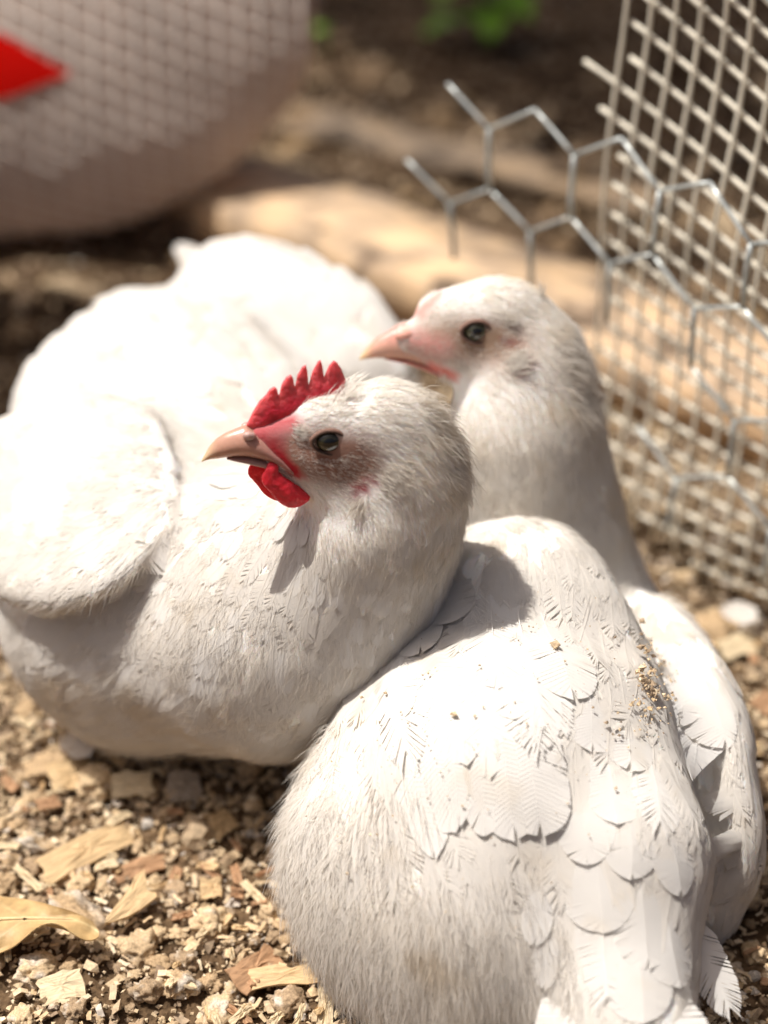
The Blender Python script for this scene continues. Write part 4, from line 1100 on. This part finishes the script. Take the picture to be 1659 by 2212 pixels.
# loose white feathers on the ground
def loose(u, v, du, dv, W, lab, seed):
    a, b = on_ground(u, v, .012), on_ground(u + du, v + dv, .016)
    V, F, G = vane_feather(None, a, b, W, 0, 1.0, .08, free=np.array([0, -.3, 1.0]), seed=seed, fray=1.2)
    obj('loose_feather', mesh_np('loose_feather', V, F, M_PLUME, nrm=G), None, label=lab, category='feather', group='moulted feathers')
loose(200, 1640, -55, -60, .014, 'small white moulted feather on a chip below the combed hen', 1)
loose(1640, 1345, -70, -45, .016, 'small white moulted feather by the foot of the fence', 3)
# sawdust that has settled on the back of the hen
def on_hen(u, v, n, su, sv, size, cl=0):
    P = surf_many(fC, u + rng.normal(0, su, n), v + rng.normal(0, sv, n)); S = rng.lognormal(math.log(size * .75), .4, n)
    P = np.array(P); nn = grad(fC, P); return P + nn * .0032, np.array(S)
B_ = [on_hen(1385, 1478, 46, 13, 15, .0016), on_hen(1410, 1505, 18, 14, 10, .0012), on_hen(1360, 1530, 22, 24, 10, .0011), on_hen(1395, 1415, 40, 12, 30, .0013), on_hen(1440, 1490, 40, 16, 30, .0012),
      on_hen(1380, 1570, 22, 28, 18, .0009), on_hen(1200, 1420, 50, 110, 90, .0006), on_hen(950, 1600, 30, 110, 120, .0007), on_hen(800, 1720, 34, 80, 120, .0008), on_hen(1330, 1650, 26, 90, 80, .0006),
      on_hen(1190, 1405, 3, 5, 5, .0018), on_hen(932, 1470, 3, 6, 4, .0015), on_hen(1040, 1930, 5, 60, 60, .0007)]
Pc = np.concatenate([b[0] for b in B_]); Sc = np.concatenate([b[1] for b in B_])
Vc, Fc = crumbs(Pc, Sc * rng.uniform(.6, 1.1, len(Sc)), .8)
wc = np.array([.1, .2, .25, .05, .25, .15, .0, .15]); wc /= wc.sum()
obj('sawdust_crumbs', mesh_np('sawdust_crumbs', Vc, Fc, M_BED, smooth=False, col=palette(len(Pc), 6, wc)), kind='stuff', category='sawdust', label='brown sawdust crumbs sprinkled on the back of the hen at right')
# ------------------------------------------------------------------ background: fence, wire, timber, sack
def tube(pts, r, n=6, flat=1.0):
    pts = np.asarray(pts, float); m = len(pts); V, F = [], []
    for i in range(m):
        t = unit(pts[min(i + 1, m - 1)] - pts[max(i - 1, 0)]); a = unit(np.cross(t, (0.31, 0.2, 0.93) if abs(t[2]) < .9 else (1, 0, 0))); b = np.cross(t, a)
        rr = r if np.isscalar(r) else r[i]
        for k in range(n):
            th = 2 * math.pi * k / n; V.append(pts[i] + rr * (math.cos(th) * a + flat * math.sin(th) * b))
    for i in range(m - 1):
        for k in range(n): F.append((i * n + k, i * n + (k + 1) % n, (i + 1) * n + (k + 1) % n, (i + 1) * n + k))
    V += [pts[0], pts[-1]]
    T = [((k + 1) % n, k, m * n) for k in range(n)] + [((m - 1) * n + k, (m - 1) * n + (k + 1) % n, m * n + 1) for k in range(n)]
    return np.array(V), [np.array(F), np.array(T)]
FD = unit(np.array([-0.726, 0.688, 0.0])); FN = np.array([-0.688, -0.726, 0.0])      # along the fence, and out of it towards the hens
F0 = np.array([0.215, 0.770, 0.0])
def on_fence(u, v, off=0.0):
    r = C_F + (u - 829.5) / FPX * C_R + (1106 - v) / FPX * C_U
    o = F0 + FN * off; t = ((o - C_O) @ FN) / (r @ FN); p = C_O + r * t
    return (p - o) @ FD, p[2]
def fp(s, z, off=0.0, shear=.42):
    w = 0.006 * math.sin(s * 17 + z * 9) + 0.004 * math.sin(z * 31 + 1)
    zz = z + shear * max(0, z) / .3 * (s - .13) + .003 * math.sin(s * 14)
    return F0 + FD * s + FN * (off + w) + np.array([0, 0, zz])
M_MESH = principled('cream coated mesh', (0.78, 0.73, 0.61), .5, .35, nscale=60, namp=.18)
M_GALV = principled('galvanised wire', (0.58, 0.62, 0.61), .38, .5, nscale=120, namp=.2)
M_GALV.node_tree.nodes['Principled BSDF'].inputs['Metallic'].default_value = 0.55
fence = empty('mesh_fence', tuple(fp(0.1, 0)), label='cream square wire mesh fence panel standing behind the hens at right', category='fence')
print('fence s,z', [tuple(round(float(x), 3) for x in on_fence(*q)) for q in ((1659, 1300), (1659, 0), (1340, 0), (1240, 155), (1290, 930), (1300, 430))])
CELL_Z, CELL_S = 0.0170, 0.0150
s_lo = -0.12
for i in range(25):
    z = 0.008 + i * CELL_Z
    r_ = random.Random(i)
    cut = {0: .045, 1: .085}.get(i, 0.120 + .016 * r_.random()) + (.018 if i in (14, 15) else 0)
    V, F = tube([fp(s, z) for s in np.linspace(s_lo, cut, 22)], .0015)
    obj('strand', mesh_np('strand', V, F, M_MESH), fence)
for j in range(18):
    s = s_lo + .01 + j * CELL_S; r_ = random.Random(100 + j)
    if s > .132: break
    z0 = 0.002 + max(0, (s - .05) * .5); z1 = .40
    V, F = tube([fp(s, z, .003) for z in np.linspace(z0, z1, 20)], .0012)
    obj('strand', mesh_np('strand', V, F, M_MESH), fence)
# chicken wire: a loose length of hexagonal netting in front of the panel
wire = empty('chicken_wire', tuple(fp(0.2, 0, .03)), label='loose grey hexagonal chicken wire curling in front of the mesh fence', category='wire netting')
a_ = 0.0345; s_c, z_c = on_fence(1232, 352, .03)
def wp(s, z):
    return fp(s, z, .03 + .004 * math.sin(s * 11 + 2), .10) + np.array([0, 0, .003 * math.sin(s * 23)])
def hexnode(i, j, top):      # i along, j up; two node kinds
    return s_c + (i + .5 * (j % 2)) * a_ * math.sqrt(3), z_c + j * 1.5 * a_ + (a_ * .0 if top else -a_)
def add_wire(p, q, tw):
    m = np.linspace(0, 1, 5); P = [wp(p[0] + (q[0] - p[0]) * t, p[1] + (q[1] - p[1]) * t) for t in m]
    V, F = tube(P, .0017 if tw else .0012, 5)
    obj('wire', mesh_np('wire', V, F, M_GALV), wire)
for j in range(-7, 5):
    for i in range(-7, 4):
        c = hexnode(i, j, True); b = hexnode(i, j, False)          # vertical twisted pair between them
        if j < -3 or c[1] < 0.012 or c[1] > .36 or c[0] > on_fence(930, 300, .03)[0] + .02: continue
        if (j >= 1 and c[0] > s_c - .09) or (j <= -2 and c[0] > s_c - .02 + .02 * j) or (j == -1 and c[0] > s_c + .15): continue
        if j == 0 and c[0] > s_c + .07: continue
        add_wire(c, b, True)
        w = a_ * math.sqrt(3) / 2
        for sg in (-1, 1):
            add_wire(c, (c[0] + sg * w, c[1] + a_ * .5), False)
# timbers on the ground along the fence
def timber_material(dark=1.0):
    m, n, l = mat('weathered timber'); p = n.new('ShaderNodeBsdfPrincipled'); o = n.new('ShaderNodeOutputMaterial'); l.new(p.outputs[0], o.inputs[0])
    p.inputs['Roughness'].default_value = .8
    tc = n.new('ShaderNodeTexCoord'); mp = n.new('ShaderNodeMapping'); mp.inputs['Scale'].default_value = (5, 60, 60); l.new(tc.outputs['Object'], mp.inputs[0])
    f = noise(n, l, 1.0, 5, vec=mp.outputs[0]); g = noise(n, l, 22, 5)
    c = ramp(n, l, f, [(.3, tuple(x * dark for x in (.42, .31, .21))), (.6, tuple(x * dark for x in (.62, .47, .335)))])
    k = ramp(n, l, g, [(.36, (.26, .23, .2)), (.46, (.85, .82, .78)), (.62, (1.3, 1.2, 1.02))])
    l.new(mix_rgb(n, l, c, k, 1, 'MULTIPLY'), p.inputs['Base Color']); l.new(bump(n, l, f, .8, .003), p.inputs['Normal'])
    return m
def timber(name, u0, v0, u1, v1, hgt, dep, lab, mt, seed):
    a, b = on_ground(u0, v0), on_ground(u1, v1); L = np.linalg.norm(b - a); r = np.random.default_rng(seed)
    d = (b - a) / L; ang = math.atan2(d[1], d[0]); ns = 40
    prof = chaikin([(0, 0), (-dep * .5, -.002), (-dep, 0), (-dep - .002, hgt * .5), (-dep, hgt), (-dep * .5, hgt + .002), (0, hgt), (.002, hgt * .5)], 0); V, F = [], []; m = len(prof)
    for i in range(ns + 1):
        x = L * i / ns
        for k, (y, z) in enumerate(prof):
            q = np.array([[x * 1.0, y, z]]); w = .006 * vnoise(q, 12, seed)[0] + .003 * vnoise(q, 45, seed)[0]
            V.append((x, y + w, z + w))
    for i in range(ns):
        for k in range(m): F.append((i * m + k, i * m + (k + 1) % m, (i + 1) * m + (k + 1) % m, (i + 1) * m + k))
    me = mesh_np(name, np.array(V), [np.array(F), np.array([tuple(range(m))[::-1]]), np.array([tuple(ns * m + k for k in range(m))])], mt)
    o = obj(name, me); o.location = (a[0], a[1], -.004); o.rotation_euler = (0, 0, ang); o['label'] = lab; o['category'] = 'timber'
    return o
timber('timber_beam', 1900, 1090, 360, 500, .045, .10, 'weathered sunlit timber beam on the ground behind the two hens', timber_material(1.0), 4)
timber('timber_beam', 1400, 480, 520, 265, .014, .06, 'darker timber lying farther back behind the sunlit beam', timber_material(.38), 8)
# dark dead leaf on the beam
p = at(730, 512, 1.30)
lm = principled('dead leaf', (0.055, 0.045, 0.025), .7, .2, nscale=80, namp=.3)
le = chip_mesh([(-.018, -.004), (-.008, -.012), (.006, -.010), (.016, -.016), (.020, -.004), (.012, .004), (.018, .012), (.004, .014), (-.006, .008), (-.016, .010)], .0008, (0.05, 0.04, 0.022), .12, 'dead_leaf')
o = obj('dead_leaf', le, None, label='small dark dead leaf lying on the sunlit timber beam', category='leaf'); o.location = p; o.rotation_euler = (.5, .2, .6)
# feed sack
SC = np.array([-0.335, 1.365, 0.165]); SR = np.array([0.275, 0.080, 0.180])
LEAN_C, LEAN_S = math.cos(math.radians(30)), math.sin(math.radians(30))
def fS(p):
    d_ = p - SC; d_ = np.stack([d_[:, 0], d_[:, 1] * LEAN_C - d_[:, 2] * LEAN_S, d_[:, 1] * LEAN_S + d_[:, 2] * LEAN_C], 1)
    q = np.abs(d_ / SR); e = 2.15
    k = (q ** e).sum(1) ** (1 / e); return (k - 1) * 0.12 + .003 * vnoise(p, 14, 3) + .0012 * vnoise(p, 40, 6)
VS, QS = surface_nets(fS, SC - np.array([.31, .19, .21]), SC + np.array([.31, .19, .21]), .009, 1)
def thin_cloth(name, c, k):
    m, n, l = mat(name); d = N(n, 'ShaderNodeBsdfDiffuse'); t = N(n, 'ShaderNodeBsdfTranslucent'); x = N(n, 'ShaderNodeMixShader', Fac=k); o = n.new('ShaderNodeOutputMaterial')
    g = ramp(n, l, noise(n, l, 18, 3), [(.3, tuple(v * .88 for v in c)), (.7, c)])
    l.new(g, d.inputs['Color']); l.new(g, t.inputs['Color']); l.new(d.outputs[0], x.inputs[1]); l.new(t.outputs[0], x.inputs[2]); l.new(x.outputs[0], o.inputs[0]); return m
M_SACK = thin_cloth('off-white woven sack', (0.74, 0.61, 0.53), .5)
M_WEAVE = thin_cloth('pale woven ribs', (0.98, 0.92, 0.86), .3)
M_PRINT = thin_cloth('red print', (0.85, 0.012, 0.008), .35)
sack = empty('feed_sack', (float(SC[0]), float(SC[1]), 0), label='off-white feed sack with a checked weave and red pointed print at upper left', category='sack')
obj('bag', mesh_np('bag', VS, QS, M_SACK), sack)
def on_sack(x, z, lift):
    P = np.stack([x, np.full_like(x, SC[1] - .20), z], 1)
    for _ in range(110):
        d = fS(P) - lift * .9; P[:, 1] += np.clip(d * .9, -.02, .02)
    return P
rv, rf, o_ = [], [], 0
def rib(x, z):
    global o_
    P = on_sack(x, z, .0016); ok = np.abs(fS(P) - .0016 * .9) < .003
    if ok.sum() < 4: return
    P = P[ok]
    V, F = tube(P, .0016, 5)
    rv.append(V); rf.append([F[0] + o_, F[1] + o_]); o_ += len(V)
tt = np.linspace(-.34, .34, 60)
for k in range(-21, 22): rib(SC[0] + k * .0158 + .04 * tt * .2, SC[2] + tt)
for k in range(-24, 25): rib(SC[0] + tt, SC[2] + k * .0150 - .42 * tt)
obj('weave_rib', mesh_np('weave_rib', np.concatenate(rv), [np.concatenate([f[0] for f in rf]), np.concatenate([f[1] for f in rf])], M_WEAVE), sack, kind='stuff')
def sack_px(u, v):
    r = C_F + (u - 829.5) / FPX * C_R + (1106 - v) / FPX * C_U; t = 1.2
    for _ in range(60): t += .8 * fS((C_O + r * t)[None])[0] + 1e-5
    return C_O + r * t
tip, up_, dn_ = sack_px(156, 154), sack_px(2, 66), sack_px(2, 212)
m = 14; gv = []
far = np.array([2 * up_[0] - tip[0] - .0, 0, tip[2]])
A2 = np.array([tip[[0, 2]], up_[[0, 2]], [far[0], (up_[2] + dn_[2]) / 2 + .004], dn_[[0, 2]]])
for i in range(m + 1):
    for j in range(m + 1):
        a, b = i / m, j / m
        q = (1 - a) * (1 - b) * A2[0] + a * (1 - b) * A2[1] + a * b * A2[2] + (1 - a) * b * A2[3]; gv.append(q)
gv = np.array(gv); Pp = on_sack(gv[:, 0], gv[:, 1], .0065)
gf = np.array([(i * (m + 1) + j, (i + 1) * (m + 1) + j, (i + 1) * (m + 1) + j + 1, i * (m + 1) + j + 1) for i in range(m) for j in range(m)])
obj('print', mesh_np('print', Pp, gf, M_PRINT), sack, label='red pointed print')
# plank wall added out of view to cast shade on the ground at left
wall = empty('shade_wall', (-.57, 1.0, 0), label='added plank wall just outside the left picture edge, shading the ground there', category='wall')
TM = timber_material(.7)
for i in range(6):
    x0, y0, z0 = -.575, .88, .002 + i * .148; L_, H_, D_ = .33, .142, .022
    Vw = np.array([(x0 + a, y0 + b, z0 + c) for a in (0, D_) for b in (0, L_) for c in (0, H_)]) + rng.normal(0, .001, (8, 3))
    Fw = np.array([(0, 1, 3, 2), (4, 6, 7, 5), (0, 4, 5, 1), (2, 3, 7, 6), (0, 2, 6, 4), (1, 5, 7, 3)])
    obj('plank', mesh_np('plank', Vw, Fw, TM, smooth=False), wall)
# dead leaves and litter in the shade beyond
DL = [chip_mesh(np.array([(-.5, -.02), (-.3, -.16), (0, -.24), (.3, -.15), (.5, 0), (.28, .17), (0, .22), (-.3, .14)]) * .045, .0006, c, .15, 'fallen_leaf', seed=i)
      for i, c in enumerate([(0.30, 0.20, 0.10), (0.20, 0.13, 0.07), (0.36, 0.27, 0.17), (0.14, 0.095, 0.055), (0.28, 0.19, 0.11)])]
n_ = 0
while n_ < 120:
    u, v = rng.uniform(-60, 1720), rng.uniform(-30, 800)
    p = on_ground(u, v)
    if p[1] < .98 or (abs(p[0] - SC[0]) < .33 and abs(p[1] - SC[1]) < .12): continue
    o = obj('fallen_leaf', DL[rng.integers(0, 5) if rng.random() < .4 else rng.integers(0, 4)]); o.location = (p[0], p[1], .006 + .008 * rng.random()); o.rotation_euler = (rng.normal(0, .35), rng.normal(0, .35), rng.uniform(0, 6.28))
    k_ = rng.uniform(.5, 1.2); o.scale = (k_, k_, k_)
    o['label'] = 'blurred brown fallen leaf on the shaded ground behind the hens'; o['category'] = 'leaf'; o['group'] = 'fallen leaves beyond the hens'; n_ += 1
# green weed
M_GREEN = principled('green leaf', (0.14, 0.30, 0.015), .5, .4, nscale=60, namp=.25)
def weed(u, v, n, size, lab, seed):
    r = np.random.default_rng(seed); b = on_ground(u, v); w = empty('weed', tuple(b), label=lab, category='weed')
    for i in range(n):
        az = r.uniform(0, 6.28); h = r.uniform(.3, 1) * size * 1.2; d = np.array([math.cos(az), math.sin(az), 0]); s_ = np.array([-d[1], d[0], 0])
        c0 = b + d * size * .25 * r.random() + np.array([0, 0, h]); L = size * r.uniform(.6, 1); V = []
        T0, F0_ = tube([b + (0, 0, -.01), b + d * size * .1 + (0, 0, h * .6), c0], [.0016, .0012, .0008], 5)
        obj('stem', mesh_np('stem', T0, F0_, M_GREEN), w)
        for k, t in enumerate(np.linspace(0, 1, 7)):
            wd = L * .32 * math.sin(math.pi * min(1, t * .94 + .04)) ** .8; c = c0 + d * L * t + np.array([0, 0, L * (.35 * t - .55 * t * t)])
            V += [c - s_ * wd + (0, 0, .12 * wd), c, c + s_ * wd + (0, 0, .12 * wd)]
        F = [(3 * k + q, 3 * k + q + 1, 3 * k + q + 4, 3 * k + q + 3) for k in range(6) for q in (0, 1)]
        obj('leaf', mesh_np('leaf', np.array(V), np.array(F), M_GREEN), w)
weed(1050, 95, 12, .075, 'bright green leafy weed at the top edge beyond the hens', 1)
weed(700, 120, 4, .03, 'small dim green sprout right of the feed sack', 2)
# the tree whose crown shades the far ground
M_BARK = principled('bark', (0.13, 0.09, 0.06), .9, .1, nscale=20, namp=.3, bscale=30, bdist=.02)
M_CROWN = principled('tree leaves', (0.055, 0.10, 0.02), .5, .3, nscale=3, namp=.3)
tree = empty('tree', (-2.3, 4.6, 0), label='leafy tree out of view whose crown shades the ground behind the hens', category='tree')
V, F = tube([(-2.3, 4.6, -.1), (-2.25, 4.5, 1.0), (-2.0, 4.3, 2.0), (-1.6, 4.0, 3.0)], [.16, .13, .10, .05], 10); obj('trunk', mesh_np('trunk', V, F, M_BARK), tree)
for e in ((-.3, 2.0, 2.9), (-.6, 2.9, 3.2), (.3, 2.5, 2.8), (-1.0, 2.2, 2.7)):
    V, F = tube([(-2.0, 4.3, 2.0), ((-2.0 + e[0]) / 2, (4.3 + e[1]) / 2, 2.65), e], [.07, .045, .015], 7); obj('limb', mesh_np('limb', V, F, M_BARK), tree)
cl = rng.normal(size=(300, 3)); cl = unit(cl) * rng.random((300, 1)) ** .4 * np.array([.95, .82, .45]) + np.array([-.30, 2.30, 2.9])
lp = (cl[:, None] + rng.normal(0, .10, (300, 40, 3))).reshape(-1, 3)
Lq = rng.uniform(.05, .11, len(lp)); Vt, Ft = shavings(lp, Lq, Lq * .55, rng.normal(0, .12, len(lp)), .7)
obj('crown', mesh_np('crown', Vt, Ft, M_CROWN), tree, kind='stuff')
